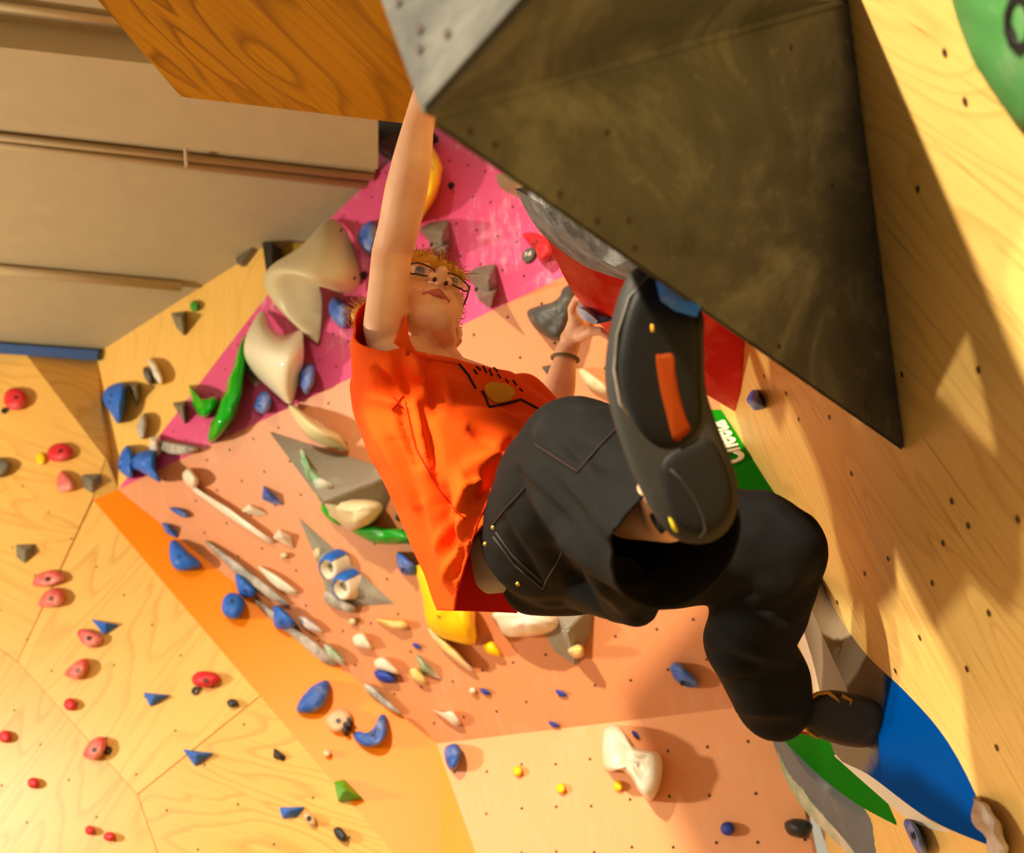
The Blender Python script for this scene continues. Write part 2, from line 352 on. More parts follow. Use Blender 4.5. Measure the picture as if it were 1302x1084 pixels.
def hold(wall, out, h, mat, label, peak=None, kind='dome', bolts=(), name='climbing_hold', cat='climbing hold', group=None, rough=.06, base_h=0, prof=None, n=5):
    """a hold standing on a wall: outline traced on the wall plane, rising to its own height"""
    m = len(out); cx = sum(p[0] for p in out) / m; cy = sum(p[1] for p in out) / m
    if peak is None: peak = (cx, cy)
    if kind == 'dome':
        ol = spline(out, n if m < 9 else 3); pf = prof or PROF
        if wall.z(cx, cy) > 0 and not rough: pass
        vs = []; k = len(ol); sd = random.uniform(0, 99)
        for s, hh in pf:
            for (x, y) in ol:
                t = 1 - s; qx = x + (peak[0] - x) * t; qy = y + (peak[1] - y) * t
                w = wall.at(qx, qy, base_h + h * hh)
                if hh > 0 and s < .99:
                    w = w + wall.n * (noise.noise(w * 28 + Vector((sd, 0, 0))) * h * rough * 2)
                vs.append(w)
        vs.append(wall.at(peak[0], peak[1], base_h + h))
        fs = [[i * k + j, i * k + (j + 1) % k, (i + 1) * k + (j + 1) % k, (i + 1) * k + j] for i in range(len(pf) - 1) for j in range(k)]
        b0 = (len(pf) - 1) * k; fs += [[b0 + j, b0 + (j + 1) % k, len(vs) - 1] for j in range(k)]; fs.append(list(range(k)))
        sm = True
    else:
        vs = [wall.at(x, y, base_h - .003) for x, y in out] + [wall.at(x, y, base_h + h * .12) for x, y in out]
        pk = peak if isinstance(peak, list) else [peak]
        fs = [[j, (j + 1) % m, m + (j + 1) % m, m + j] for j in range(m)] + [list(range(m))]
        sm = False
        vs.append(wall.at(pk[0][0], pk[0][1], base_h + h))
        fs += [[m + j, m + (j + 1) % m, 2 * m] for j in range(m)]
    fr = wall.frame(wall.at(cx, cy, base_h))
    o = mesh_w(name, vs, fs, mat, None, fr, sm)
    if kind != 'dome':
        bm = bmesh.new(); bm.from_mesh(o.data)
        bmesh.ops.bevel(bm, geom=list(bm.edges), offset=.0035, segments=1, affect='EDGES', clamp_overlap=True); bm.to_mesh(o.data); bm.free()
    tag(o, label, cat, group)
    for (bx, by) in bolts:
        if kind == 'dome':   # ray hit on own mesh
            inv = fr.inverted(); r0 = inv @ EYE; rd = (inv.to_3x3() @ ray(bx, by)).normalized()
            ok, loc, nn, _ = o.ray_cast(r0, rd) if False else (False, None, None, None)
            f = max(abs(bx - peak[0]), abs(by - peak[1])) / (max(abs(p[0] - cx) + abs(p[1] - cy) for p in out) + 1e-6)
            hh = h * (.97 - .25 * min(1, f))
        else: hh = h * .5
        bolt(wall, o, bx, by, wall.at(bx, by, base_h + hh + .004))
    return o
RED = hold_mat('red_resin', (206, 32, 44), .15); RED2 = hold_mat('red_chalky', (206, 50, 58), .5, chalk_rgb=(235, 170, 150))
BLU = hold_mat('blue_resin', (30, 100, 200), .12); BLU2 = hold_mat('blue_chalky', (44, 88, 176), .28, chalk_rgb=(200, 200, 210)); BLUD = hold_mat('deep_blue_resin', (30, 60, 165), .2)
GRY = hold_mat('grey_resin', (112, 104, 88), .12); GRYD = hold_mat('slate_resin', (66, 66, 64), .2); GRYT = hold_mat('grey_textured', (128, 122, 112), .45, .8, bmp=.8, scale=14)
BLK = hold_mat('black_resin', (38, 38, 40), .08); WHT = hold_mat('white_resin', (225, 212, 190), .1, .35); CRM = hold_mat('cream_resin', (205, 190, 150), .1, .4)
GRN = hold_mat('green_resin', (22, 150, 30), .12, .3); GRNG = hold_mat('green_gloss', (0, 165, 10), .02, .15); GRNC = hold_mat('green_chalky', (50, 135, 60), .55)
YEL = hold_mat('yellow_resin', (245, 198, 0), .06, .4); YELC = hold_mat('yellow_chalky', (225, 185, 60), .45); BEI = hold_mat('beige_resin', (214, 170, 128), .35)
VOL = hold_mat('volume_grey', (142, 136, 122), .2, .75, scale=5)
def disc(c, r, n=9, sq=1.0, rot=0): return [(c[0] + r * math.cos(2 * math.pi * k / n + rot), c[1] + r * sq * math.sin(2 * math.pi * k / n + rot)) for k in range(n)]
# -- left plywood wall
G = 'red holds on the left plywood wall'
hold(WL1, disc((19, 507), 14.5), .05, RED, 'round red hold with a washer ring below, near the ceiling corner', (19, 505), bolts=[(20, 505)], group=G)
hold(WL1, [(60, 575), (66, 566), (80, 563), (91, 570), (90, 581), (76, 587), (63, 584)], .04, RED, 'oval red hold beside the small yellow hold', (77, 573), bolts=[(77, 573)], group=G)
hold(WL1, disc((52, 583), 6, 7, 1.3), .02, YEL, 'small yellow hold just left of an oval red hold')
hold(WL1, [(-12, 584), (4, 582), (13, 588), (10, 598), (-2, 607), (-12, 604)], .05, GRY, 'grey hold cut off by the left edge of the photo')
hold(WL1, [(78, 598), (90, 606), (95, 616), (92, 623), (76, 625), (72, 613)], .045, RED2, 'rounded triangular red hold beside a grey hold', (82, 613), group=G)
hold(WL1, [(104, 603), (128, 602), (130, 612), (117, 627), (105, 619)], .045, GRY, 'grey wedge hold just above the tip of the orange facet', (117, 612), 'facet', bolts=[(116, 613)])
hold(WL1, [(20, 692), (44, 691), (45, 701), (31, 716), (21, 708)], .045, GRY, 'grey wedge hold above the pair of long red holds', (32, 701), 'facet', bolts=[(31, 702)])
hold(WL1, [(42, 738), (50, 729), (68, 724), (81, 730), (80, 738), (62, 745), (44, 745)], .04, RED2, 'long chalky red hold, upper of a close pair', (62, 735), bolts=[(60, 736)], group=G)
hold(WL1, [(49, 765), (58, 752), (74, 747), (82, 756), (78, 768), (64, 772), (51, 771)], .045, RED2, 'long chalky red hold, lower of a close pair', (66, 760), bolts=[(65, 761)], group=G)
hold(WL1, [(116, 787), (151, 794), (133, 807)], .05, BLU, 'blue triangular wedge touching a red hold', (134, 792), 'facet', bolts=[(133, 795)])
hold(WL1, [(98, 803), (108, 799), (130, 808), (126, 819), (113, 823), (103, 815)], .04, RED2, 'half-moon red hold under a blue wedge', (113, 810), bolts=[(113, 811)], group=G)
hold(WL1, [(82, 855), (96, 841), (110, 837), (111, 850), (100, 863), (86, 860)], .045, RED2, 'half-moon red hold above a small round red foothold', (100, 850), bolts=[(99, 852)], group=G)
hold(WL1, disc((89, 895), 8), .03, RED, 'small round red foothold below a half-moon red hold', group=G)
hold(WL1, [(182, 880), (216, 883), (191, 898)], .05, BLU, 'blue triangular wedge left of a red hold with a washer', (196, 885), 'facet', bolts=[(195, 887)])
hold(WL1, [(244, 861), (254, 853), (273, 855), (280, 863), (263, 874), (247, 870)], .045, RED, 'glossy red hold close to the orange facet', (262, 863), bolts=[(262, 865)], group=G)
hold(WL1, [(289, 891), (296, 888), (303, 893), (297, 899), (290, 897)], .03, BLK, 'small black foothold beside the glossy red hold')
hold(WL1, [(106, 956), (118, 939), (133, 937), (134, 952), (122, 966), (108, 962)], .045, RED2, 'big red hold with a black washer at its side', (121, 952), bolts=[(120, 953)], group=G)
hold(WL1, disc((6, 936), 8), .03, RED, 'small round red foothold at the left edge of the photo', group=G)
hold(WL1, [(232, 952), (272, 957), (248, 974)], .055, BLU, 'blue triangular wedge in the middle of the lower plywood', (250, 959), 'facet', bolts=[(248, 961)])
hold(WL1, [(348, 950), (364, 961), (361, 968), (347, 963)], .035, BLK, 'black quarter-round foothold left of the beige hold on orange', (354, 960), 'facet')
hold(WL1, disc((42, 995), 7), .03, RED, 'small round red foothold alone below the big washer hold', group=G)
hold(WL1, disc((114, 1055), 6), .03, RED, 'upper left of two tiny red footholds near the bottom edge', group=G)
hold(WL1, disc((139, 1063), 7.5, 9, .8), .03, RED, 'lower right of two tiny red footholds near the bottom edge', group=G)
hold(WL1, [(355, 1026), (388, 1025), (376, 1039), (359, 1040)], .05, BLU, 'blue wedge beside a small beige hold near the bottom', (367, 1030), 'facet', bolts=[(366, 1032)])
hold(WL1, [(385, 1036), (392, 1032), (400, 1038), (401, 1049), (393, 1048)], .035, BEI, 'small beige hold touching a blue wedge', bolts=[(393, 1040)])
hold(WL1, [(424, 1054), (432, 1051), (441, 1062), (438, 1070), (428, 1065)], .04, BLK, 'black oval foothold near the bottom of the plywood')
hold(WL1, [(424, 993), (438, 990), (462, 1015), (430, 1019)], .09, GRN, 'green pyramid on the seam of plywood and orange', (438, 1004), 'facet')
def washer(wall, px, py, r, label, h=.004):
    c = wall.at(px, py, h); vs = []; fs = []
    for rr, hh in ((r, -h), (r, .006), (r * .55, .006), (r * .45, -h)):
        for k in range(14):
            a = k * math.pi / 7; vs.append(c + (wall.e1 * math.cos(a) + wall.e2 * math.sin(a)) * rr + wall.n * hh)
    for i in range(3):
        for k in range(14): fs.append([i * 14 + k, i * 14 + (k + 1) % 14, (i + 1) * 14 + (k + 1) % 14, (i + 1) * 14 + k])
    tag(mesh_w('washer', vs, fs, M_BOLT, None, wall.frame(c)), label, 'washer')
washer(WL1, 6, 522, .014, 'black washer below the round red hold by the ceiling corner')
washer(WL1, 249, 878, .015, 'black washer under the glossy red hold')
washer(WL1, 137, 954, .015, 'black washer beside the big red hold')
# -- back plywood wall
hold(WL2, [(131, 508), (136, 493), (152, 486), (160, 489), (159, 515), (151, 538), (142, 526)], .09, BLU, 'big blue shield-shaped hold in the far corner', (150, 510), bolts=[(142, 502), (140, 511)])
hold(WL2, [(161, 488), (177, 486), (178, 505), (174, 516), (168, 503)], .08, GRY, 'grey horn hold touching the big blue shield hold', (172, 494), 'facet')
hold(WL2, [(184, 525), (187, 540), (181, 558), (174, 543)], .06, GRYT, 'grey lens-shaped hold above the blue twins', (180, 540))
hold(WL2, [(188, 457), (197, 459), (207, 480), (204, 489), (195, 477)], .06, WHT, 'white bar hold above a grey oval hold', (197, 471))
hold(WL2, [(182, 468), (187, 467), (193, 478), (192, 489), (184, 480)], .06, GRYD, 'dark grey oval hold tucked beside the white bar', (187, 477))
hold(WL2, [(219, 512), (236, 509), (237, 528), (235, 539), (227, 526)], .08, GRY, 'grey horn hold left of the small green crescent', (232, 518), 'facet', bolts=[(230, 519)])
hold(WL2, [(217, 398), (236, 395), (237, 414), (234, 427), (224, 416)], .08, GRY, 'grey horn hold high on the back wall near the ceiling', (230, 404), 'facet')
hold(WL2, disc((247, 389), 5.5, 7, 1.3), .03, GRN, 'tiny green hold high on the back wall')
hold(WL2, [(150, 592), (154, 575), (163, 566), (170, 580), (168, 607), (156, 602)], .09, BLU, 'left of the blue twin holds by the pink wall tip', (161, 585), bolts=[(156, 582), (153, 593)])
hold(WP, [(165, 584), (176, 575), (197, 573), (198, 596), (204, 613), (178, 599), (166, 596)], .1, BLU, 'right of the blue twin holds, with a pointed tail', (184, 585), bolts=[(171, 587), (180, 588)])
hold(WP, [(190, 556), (204, 552), (207, 574), (199, 581), (190, 571)], .09, WHT, 'chalk-white block above the blue twin holds', (197, 563), 'facet')
hold(WP, [(203, 560), (225, 563), (253, 569), (240, 577), (215, 577), (204, 570)], .06, GRYT, 'long rough grey hold on the lower tip of the pink wall', (226, 568))
# -- pink wall
hold(WP, [(240, 490), (247, 503), (262, 506), (275, 504), (275, 516), (259, 532), (246, 515)], .09, GRNG, 'small glossy green crescent beside the tall green hold', (260, 514))
hold(WP, [(312, 425), (313, 460), (308, 500), (297, 530), (283, 551), (268, 563), (265, 548), (277, 522), (292, 480), (304, 440)], .12, GRNG, 'tall glossy green blade-shaped hold on the pink wall', (290, 508))
hold(WP, [(475, 281), (482, 300), (475, 323), (465, 321), (455, 303), (461, 287)], .09, BLU2, 'blue hold peeping out beside the raised forearm', (466, 302), bolts=[(460, 303)])
hold(WP, [(420, 382), (428, 378), (445, 392), (444, 404), (438, 418), (424, 408), (418, 395)], .08, BLU2, 'blue hold under the big cream wing', (431, 396), bolts=[(424, 396), (436, 400)])
hold(WP, [(380, 485), (380, 468), (394, 462), (401, 470), (398, 490), (389, 501)], .09, BLU2, 'blue hold just below the white saddle hold', (391, 476), bolts=[(388, 474)])
hold(WP, [(323, 513), (335, 497), (345, 505), (343, 520), (335, 526), (325, 521)], .08, BLU2, 'blue hold between green blade and white saddle', (335, 510), bolts=[(330, 514)])
hold(WP, [(538, 178), (552, 190), (562, 212), (558, 240), (546, 265), (528, 284), (512, 278), (515, 215)], .14, YEL, 'big yellow hold behind the raised forearm', (536, 230), bolts=[(548, 215)])
hold(WP, [(500, 326), (520, 320), (535, 325), (544, 342), (535, 356), (505, 350)], .12, YEL, 'yellow hold showing above the climber\'s hair', (520, 336))
def jug(pts, low, mat, label, pk, pk2):
    o = hold(WP, pts, .13, mat, label, pk, 'facet', bolts=[pk2])
    vs = [WP.at(x, y, hh) for (x, y, hh) in low]
    fs = [[0, 1, 2], [0, 2, 3], [0, 3, 1], [1, 2, 3]] if len(vs) == 4 else [[0, 1, 2, 3], [0, 1, 4], [1, 2, 4], [2, 3, 4], [3, 0, 4]]
    mesh_w('lip', vs, fs, mat, o, WP.frame(vs[0]))
jug([(533, 291), (545, 283), (571, 279), (572, 305), (563, 333), (551, 321), (545, 306)], [(549, 312, .0), (574, 308, .0), (564, 334, 0), (549, 321, 0), (566, 314, .15)], GRY, 'upper grey split jug on the pink wall', (562, 296), (549, 311))
jug([(590, 349), (607, 339), (630, 335), (632, 362), (624, 391), (608, 380), (602, 362)], [(605, 369, 0), (634, 366, 0), (624, 392, 0), (607, 380, 0), (627, 372, .15)], GRY, 'lower grey split jug on the pink wall beside the face', (621, 352), (606, 368))
hold(WP, [(665, 297), (680, 296), (697, 303), (703, 316), (697, 330), (687, 333), (679, 316), (669, 306)], .08, RED, 'red hold above the round number tag', (688, 312), bolts=[(681, 308)])
def tagdisc():
    c = WP.at(672, 324, .012); fr = WP.frame(c)
    t = empty('number_tag', c, 'round dark tag reading 7-8 below the red hold', 'tag')
    vs = []; 
    for hh in (-.012, .002):
        for k in range(20): vs.append(c + (WP.e1 * math.cos(k * math.pi / 10) + WP.e2 * math.sin(k * math.pi / 10)) * .025 + WP.n * hh)
    mesh_w('disc', vs, [list(range(20)), list(range(20, 40))] + [[k, (k + 1) % 20, 20 + (k + 1) % 20, 20 + k] for k in range(20)], flat_mat('tag_grey', (92, 90, 78), .5), t, fr)
    text('lettering', '7-8', .021, c + WP.n * .004, (WP.at(681, 322) - WP.at(663, 326)).normalized(), WP.n, flat_mat('lettering_white', (245, 240, 220), .5), t)
def text(name, s, size, c, xdir, n, mat, parent, ext_=.001, sx=1):
    cu = bpy.data.curves.new(name, 'FONT'); cu.body = s; cu.size = size; cu.align_x = 'CENTER'; cu.align_y = 'CENTER'; cu.extrude = ext_; cu.offset = size * .02
    cu.materials.append(mat); o = bpy.data.objects.new(name, cu); COL.objects.link(o)
    xd = (xdir - n * xdir.dot(n)).normalized(); yd = n.cross(xd)
    m = Matrix((xd, yd, n)).transposed().to_4x4(); m.translation = c; o.matrix_basis = m
    dg = bpy.context.evaluated_depsgraph_get(); me = bpy.data.meshes.new_from_object(o.evaluated_get(dg)); bpy.data.objects.remove(o)
    me.transform(Matrix.Diagonal((sx, 1, 1, 1))); o = bpy.data.objects.new(name, me); COL.objects.link(o); o.matrix_basis = m
    setp(o, parent); return o
tagdisc()
washer(WP, 574, 236, .012, 'pale ring washer on the pink wall right of the yellow hold')
washer(WP, 463, 350, .016, 'small metal ring on the pink wall beside the cream wing')
# thin curved sheets (wing-shaped holds): grids of (px, py, height over wall)
def sheet(wall, rows, mat, label, thick=.012, name='climbing_hold', sub=2, **k):
    nr = len(rows); nc = len(rows[0]); vs = [wall.at(*q) for r in rows for q in r]
    fs = [[i * nc + j, i * nc + j + 1, (i + 1) * nc + j + 1, (i + 1) * nc + j] for i in range(nr - 1) for j in range(nc - 1)]
    o = mesh_w(name, vs, fs, mat, None, wall.frame(wall.foot(vs[0])), True)
    a = o.modifiers.new('s', 'SUBSURF'); a.levels = a.render_levels = sub + 1
    a = o.modifiers.new('t', 'SOLIDIFY'); a.thickness = thick; a.offset = -1
    bake(o)
    tag(o, label, 'climbing hold', k.get('group')); return o
def bake(o):
    dg = bpy.context.evaluated_depsgraph_get(); me = bpy.data.meshes.new_from_object(o.evaluated_get(dg)); old = o.data
    o.modifiers.clear(); o.data = me; me.name = old.name
    me.polygons.foreach_set('use_smooth', [True] * len(me.polygons))
# big cream wing: upper plate, fold at its left edge, lower plate behind
wing = sheet(WP, [
    [(418, 276, .02), (432, 280, .02), (446, 302, .02), (457, 335, .02), (460, 360, .02), (450, 375, .02)],
    [(404, 290, .10), (418, 298, .14), (430, 315, .15), (442, 340, .14), (445, 358, .12), (438, 373, .1)],
    [(386, 312, .16), (395, 320, .20), (405, 332, .22), (414, 346, .20), (420, 358, .18), (420, 368, .15)],
    [(362, 326, .19), (368, 332, .24), (377, 340, .26), (390, 350, .25), (400, 357, .22), (408, 364, .18)],
    [(343, 337, .20), (342, 342, .24), (352, 345, .27), (372, 347, .26), (392, 357, .22), (405, 364, .16)],
    [(334, 352, .18), (336, 357, .20), (350, 362, .18), (372, 362, .14), (395, 372, .10), (410, 376, .06)],
    [(336, 368, .14), (348, 385, .13), (362, 392, .11), (380, 392, .08), (398, 392, .05), (410, 392, .03)],
    [(355, 395, .1), (372, 410, .09), (384, 418, .07), (394, 420, .05), (402, 420, .03), (408, 415, .02)],
    [(382, 420, .05), (390, 426, .04), (396, 431, .03), (401, 436, .02), (404, 436, .02), (407, 430, .01)]], hold_mat('wing_cream', (196, 184, 148), .05, .4), 'big cream wing-shaped hold folded over, beneath the ceiling', .012)
sad = sheet(WP, [
    [(331, 394, .02), (338, 394, .02), (346, 420, .03), (362, 428, .04), (376, 420, .03), (384, 416, .02)],
    [(322, 408, .08), (330, 410, .1), (346, 428, .12), (362, 434, .12), (376, 428, .1), (385, 424, .06)],
    [(313, 425, .12), (326, 430, .15), (346, 438, .16), (362, 440, .16), (376, 436, .14), (386, 436, .08)],
    [(309, 440, .12), (322, 447, .17), (344, 452, .2), (362, 453, .2), (376, 448, .17), (387, 446, .1)],
    [(310, 458, .08), (325, 468, .13), (344, 472, .17), (362, 474, .17), (376, 470, .14), (386, 465, .08)],
    [(322, 476, .05), (338, 490, .08), (350, 495, .11), (362, 496, .11), (372, 492, .09), (380, 486, .05)],
    [(350, 500, .02), (358, 508, .03), (364, 513, .04), (369, 514, .04), (372, 512, .03), (375, 505, .02)]], hold_mat('saddle_white', (224, 216, 190), .03, .12), 'glossy white saddle-shaped hold under the big cream wing', .012)
mesh_w('back_wing', [WP.at(312, 452, .03), WP.at(328, 474, .05), WP.at(334, 478, .0), WP.at(326, 492, .0), WP.at(322, 488, .02), WP.at(313, 472, .0)], [[0, 1, 2, 3, 4, 5]], hold_mat('saddle_white', (0, 0, 0)), sad)
for b in ((434, 293), (451, 354)): bolt(WP, wing, 0, 0, WP.at(b[0], b[1], .1), .006)
tag(slab('volume', WP, [(444, 150), (530, 150), (530, 156), (478, 182), (462, 178)], M_DARK, .12, .14), 'black volume wedged under the plywood roof panel', 'climbing volume')
# metal bracket at the ceiling
tag(slab('bracket', WL2, [(300, 326), (322, 313), (306, 334), (301, 335)], flat_mat('bracket_metal', (120, 112, 98), .5, .5, .5), .03, .03), 'small metal bracket where the back wall meets the ceiling', 'bracket')
# -- salmon wall
hold(WS, [(670, 396), (684, 389), (702, 384), (712, 376), (716, 366), (727, 362), (734, 374), (727, 395), (722, 415), (712, 433), (692, 427), (677, 413)], .12, GRYD, 'curved slate-grey hold next to the gripping hand', (702, 405), bolts=[(702, 415)], prof=[(1, -.003), (.99, .3), (.95, .6), (.8, .9), (.5, 1.), (.2, .97)])
hold(WS, [(688, 466), (702, 463), (712, 470), (706, 484), (697, 478)], .07, GRYD, 'small slate hold beside the bracelet wrist', (700, 470), 'facet')
hold(WS, [(673, 488), (698, 486), (706, 500), (682, 504)], .07, GRYD, 'slate wedge above the climber\'s chest', (692, 491), 'facet')
hold(WS, [(736, 472), (745, 470), (776, 494), (772, 502), (748, 492)], .05, CRM, 'thin cream rail hold between wrist and raised shoe', (755, 484))
sheet(WS, [[(364, 513, .02), (372, 514, .03), (379, 518, .02)], [(372, 530, .07), (383, 524, .12), (394, 530, .03)], [(384, 550, .1), (396, 538, .16), (411, 542, .03)], [(405, 564, .08), (416, 552, .14), (430, 550, .03)], [(424, 570, .03), (434, 564, .06), (437, 556, .02)], [(440, 573, .0), (443, 573, .01), (443, 571, .0)]], hold_mat('cream_sheet', (214, 198, 150), .05, .4), 'cream curved hold hanging down from the white saddle', .03)
def poly_volume(name, wall, verts, faces, mat, label, cat='climbing volume', bev=.004):
    vs = [wall.at(*v) for v in verts]
    o = mesh_w(name, vs, faces, mat, None, wall.frame(wall.foot(sum(vs, Vector()) / len(vs))))
    bm = bmesh.new(); bm.from_mesh(o.data); bmesh.ops.bevel(bm, geom=list(bm.edges), offset=bev, segments=2, affect='EDGES', clamp_overlap=True); bm.to_mesh(o.data); bm.free()
    return tag(o, label, cat)
gv = poly_volume('volume', WS, [(341, 547, 0), (508, 600, 0), (410, 640, .0), (488, 655, 0), (412, 638, .24)], [[0, 1, 4], [1, 3, 4], [3, 2, 4], [2, 0, 4], [0, 2, 3, 1]], VOL, 'large grey three-sided volume carrying green and cream holds')
def onvol(px, py, hh): return hh
hold(WS, [(381, 574), (386, 573), (394, 590), (406, 604), (423, 616), (420, 626), (408, 636), (400, 625), (390, 606)], .19, GRNC, 'slender chalky green hold on the large grey volume', (401, 608), prof=[(1, .0), (1, .8), (.9, .95), (.5, 1), (.2, 1)])
hold(WS, [(412, 642), (425, 634), (455, 633), (482, 638), (486, 648), (475, 664), (458, 672), (443, 674), (428, 660)], .2, CRM, 'cream bowl-shaped hold under the large grey volume', (450, 650))
hold(WS, [(408, 641), (414, 642), (432, 664), (428, 667), (410, 652)], .08, GRNG, 'thin green edge showing left of the cream bowl hold', (415, 650))
hold(WS, [(448, 674), (470, 668), (492, 671), (513, 673), (526, 679), (532, 688), (510, 691), (480, 691), (460, 683)], .12, GRN, 'flat green hold under the cream bowl hold', (488, 678))
poly_volume('volume', WS, [(512, 610, 0), (600, 620, 0), (600, 690, 0), (550, 678, 0), (501, 660, 0), (530, 628, .2)], [[0, 1, 5], [1, 2, 5], [2, 3, 5], [3, 4, 5], [4, 0, 5], [4, 3, 2, 1, 0]], VOL, 'grey volume half hidden behind the orange shirt')
hold(WS, [(527, 640), (540, 628), (580, 640), (580, 676), (552, 676), (533, 662)], .2, CRM, 'rounded cream hold on the half-hidden grey volume', (548, 652))
hold(WS, [(335, 617), (349, 628), (361, 642), (348, 641), (333, 634)], .05, BLU2, 'chalky blue wedge left of the large grey volume', (340, 629), 'facet')
hold(WS, [(306, 650), (317, 640), (332, 648), (341, 654), (328, 656)], .04, WHT, 'small white wedge below the chalky blue wedge', (320, 647), 'facet')
hold(WS, [(232, 602), (240, 595), (250, 604), (253, 613), (246, 621), (235, 613)], .07, WHT, 'lumpy white hold with two prongs near the pink tip', (242, 607), group=None)
for q in ([(251, 603), (270, 608), (272, 614), (253, 610)], [(250, 612), (266, 618), (270, 624), (250, 619)]):
    pass
hold(WS, [(238, 612), (250, 620), (290, 645), (330, 674), (348, 688), (342, 690), (322, 678), (282, 652), (246, 625)], .035, WHT, 'long thin white rail hold on the salmon wall', (292, 650), prof=[(1, -.002), (.98, .6), (.7, 1), (.3, 1)])
hold(WS, [(346, 684), (355, 672), (370, 681), (374, 697), (362, 692)], .06, WHT, 'white wedge at the lower end of the long white rail', (357, 681), 'facet')
hold(WS, disc((361, 706), 5, 6, .8), .03, CRM, 'tiny cream dot hold below the white wedge')
hold(WS, [(215, 645), (230, 647), (240, 655), (236, 658), (224, 653)], .03, BLU2, 'thin blue sliver hold, topmost on the salmon wall')
hold(WS, [(205, 664), (214, 665), (226, 679), (225, 684), (212, 679)], .05, BLU, 'small blue wedge on the edge of orange and salmon', (213, 670), 'facet')
hold(WO, [(216, 690), (225, 687), (238, 700), (256, 716), (248, 723), (228, 725), (217, 714)], .08, BLU, 'big blue half-moon hold high on the orange facet', (231, 708), bolts=[(234, 712), (228, 708)])
hold(WS, [(260, 687), (285, 702), (312, 722), (345, 748), (368, 769), (352, 765), (320, 745), (290, 720)], .035, GRYT, 'long rough grey rail hold, upper of two', (315, 730), prof=[(1, -.002), (.97, .6), (.7, 1), (.3, 1)])
hold(WS, [(328, 720), (346, 727), (366, 741), (379, 753), (368, 754), (348, 744)], .035, WHT, 'slim white rail hold beside the upper grey rail', (353, 738))
hold(WS, [(299, 731), (307, 731), (318, 743), (325, 752), (322, 759), (305, 756)], .06, BLU, 'blue wedge above the round blue hold', (309, 745), bolts=[(312, 751)])
hold(WO, [(282, 775), (284, 761), (293, 753), (307, 758), (311, 771), (303, 786), (289, 784)], .09, BLU, 'round blue hold on the orange facet', (295, 768), bolts=[(296, 764), (297, 774)])
hold(WS, [(322, 762), (345, 774), (372, 796), (403, 818), (430, 844), (412, 843), (378, 815), (342, 786)], .04, GRYT, 'long rough grey rail hold, lower of two', (375, 802), prof=[(1, -.002), (.97, .6), (.7, 1), (.3, 1)])
hold(WS, [(348, 771), (357, 772), (370, 784), (377, 793), (370, 800), (350, 796)], .08, BLU, 'blue hold lying over the lower grey rail', (360, 784), bolts=[(356, 789)])
hold(WS, [(379, 784), (390, 785), (404, 796), (411, 804), (398, 802), (384, 796)], .04, hold_mat('lilac_chalk', (120, 110, 170), .8), 'chalky lilac hold right of the lower grey rail', (393, 793))
hold(WS, [(412, 818), (424, 824), (436, 836), (440, 845), (428, 843), (416, 834)], .05, GRNC, 'chalky green hold at the tip of the lower grey rail', (425, 832))
hold(WS, [(449, 809), (461, 805), (470, 816), (474, 824), (464, 825), (451, 820)], .05, WHT, 'white hold left of the small navy foothold', (460, 815))
hold(WS, [(476, 840), (488, 835), (500, 845), (508, 856), (498, 856), (479, 850)], .05, WHT, 'white hold above a blue and white foothold', (489, 844))
hold(WS, [(476, 853), (488, 852), (500, 860), (503, 867), (490, 868), (479, 862)], .05, BLUD, 'blue foothold with a chalk-white end', (490, 860))
hold(WS, [(462, 870), (472, 871), (492, 888), (511, 908), (494, 901), (472, 885)], .04, GRYT, 'slim grey and white rail by the orange corner', (486, 889))
hold(WS, disc((448, 790), 5, 6), .03, CRM, 'tiny cream foothold below the grey triangle volume')
vt = poly_volume('volume', WS, [(379, 656, 0), (503, 768, 0), (440, 772, 0), (418, 768, 0), (408, 725, 0), (425, 745, .05), (395, 690, .03), (440, 740, .05)], [[0, 1, 7], [1, 2, 5], [1, 5, 7], [2, 3, 5], [3, 4, 5], [4, 6, 5], [4, 0, 6], [0, 7, 6], [6, 7, 5], [4, 3, 2, 1, 0]], VOL, 'flat grey triangular volume carrying two ring holds', bev=.002)
def ringhold(px, py, lab, r=.045):
    c = WS.at(px, py, .05); n = WS.n; vs = []; fs = []
    for rr, hh in ((r * 1.2, -.045), (r * 1.05, -.01), (r * .95, .014), (r * .75, .022), (r * .5, .014), (r * .42, -.015), (0, -.02)):
        for k in range(20):
            a = k * math.pi / 10; vs.append(c + (WS.e1 * math.cos(a) + WS.e2 * math.sin(a)) * rr + n * hh)
    for i in range(6):
        for k in range(20): fs.append([i * 20 + k, i * 20 + (k + 1) % 20, (i + 1) * 20 + (k + 1) % 20, (i + 1) * 20 + k])
    o = mesh_w('climbing_hold', vs, fs, WHT, None, WS.frame(c), True); tag(o, lab, 'climbing hold', 'ring holds on the grey triangle')
    vs = []; dd = WS.at(px - 8, py - 7) - WS.at(px, py); a0 = math.atan2(dd.dot(WS.e2), dd.dot(WS.e1))
    for hh, rr in ((-.044, r * 1.26), (.0, r * 1.12), (.02, r * .9), (.026, r * .72)):
        for k in range(12):
            a = a0 - math.pi * .55 + k * math.pi * 1.1 / 11; vs.append(c + (WS.e1 * math.cos(a) + WS.e2 * math.sin(a)) * rr + n * hh)
    mesh_w('blue_side', vs, [[i * 12 + k, i * 12 + k + 1, i * 12 + 13 + k, i * 12 + 12 + k] for i in range(3) for k in range(11)], BLU, o, WS.frame(c), True)
ringhold(421, 721, 'upper blue and white ring hold on the grey triangle')
ringhold(438, 746, 'lower blue and white ring hold on the grey triangle')
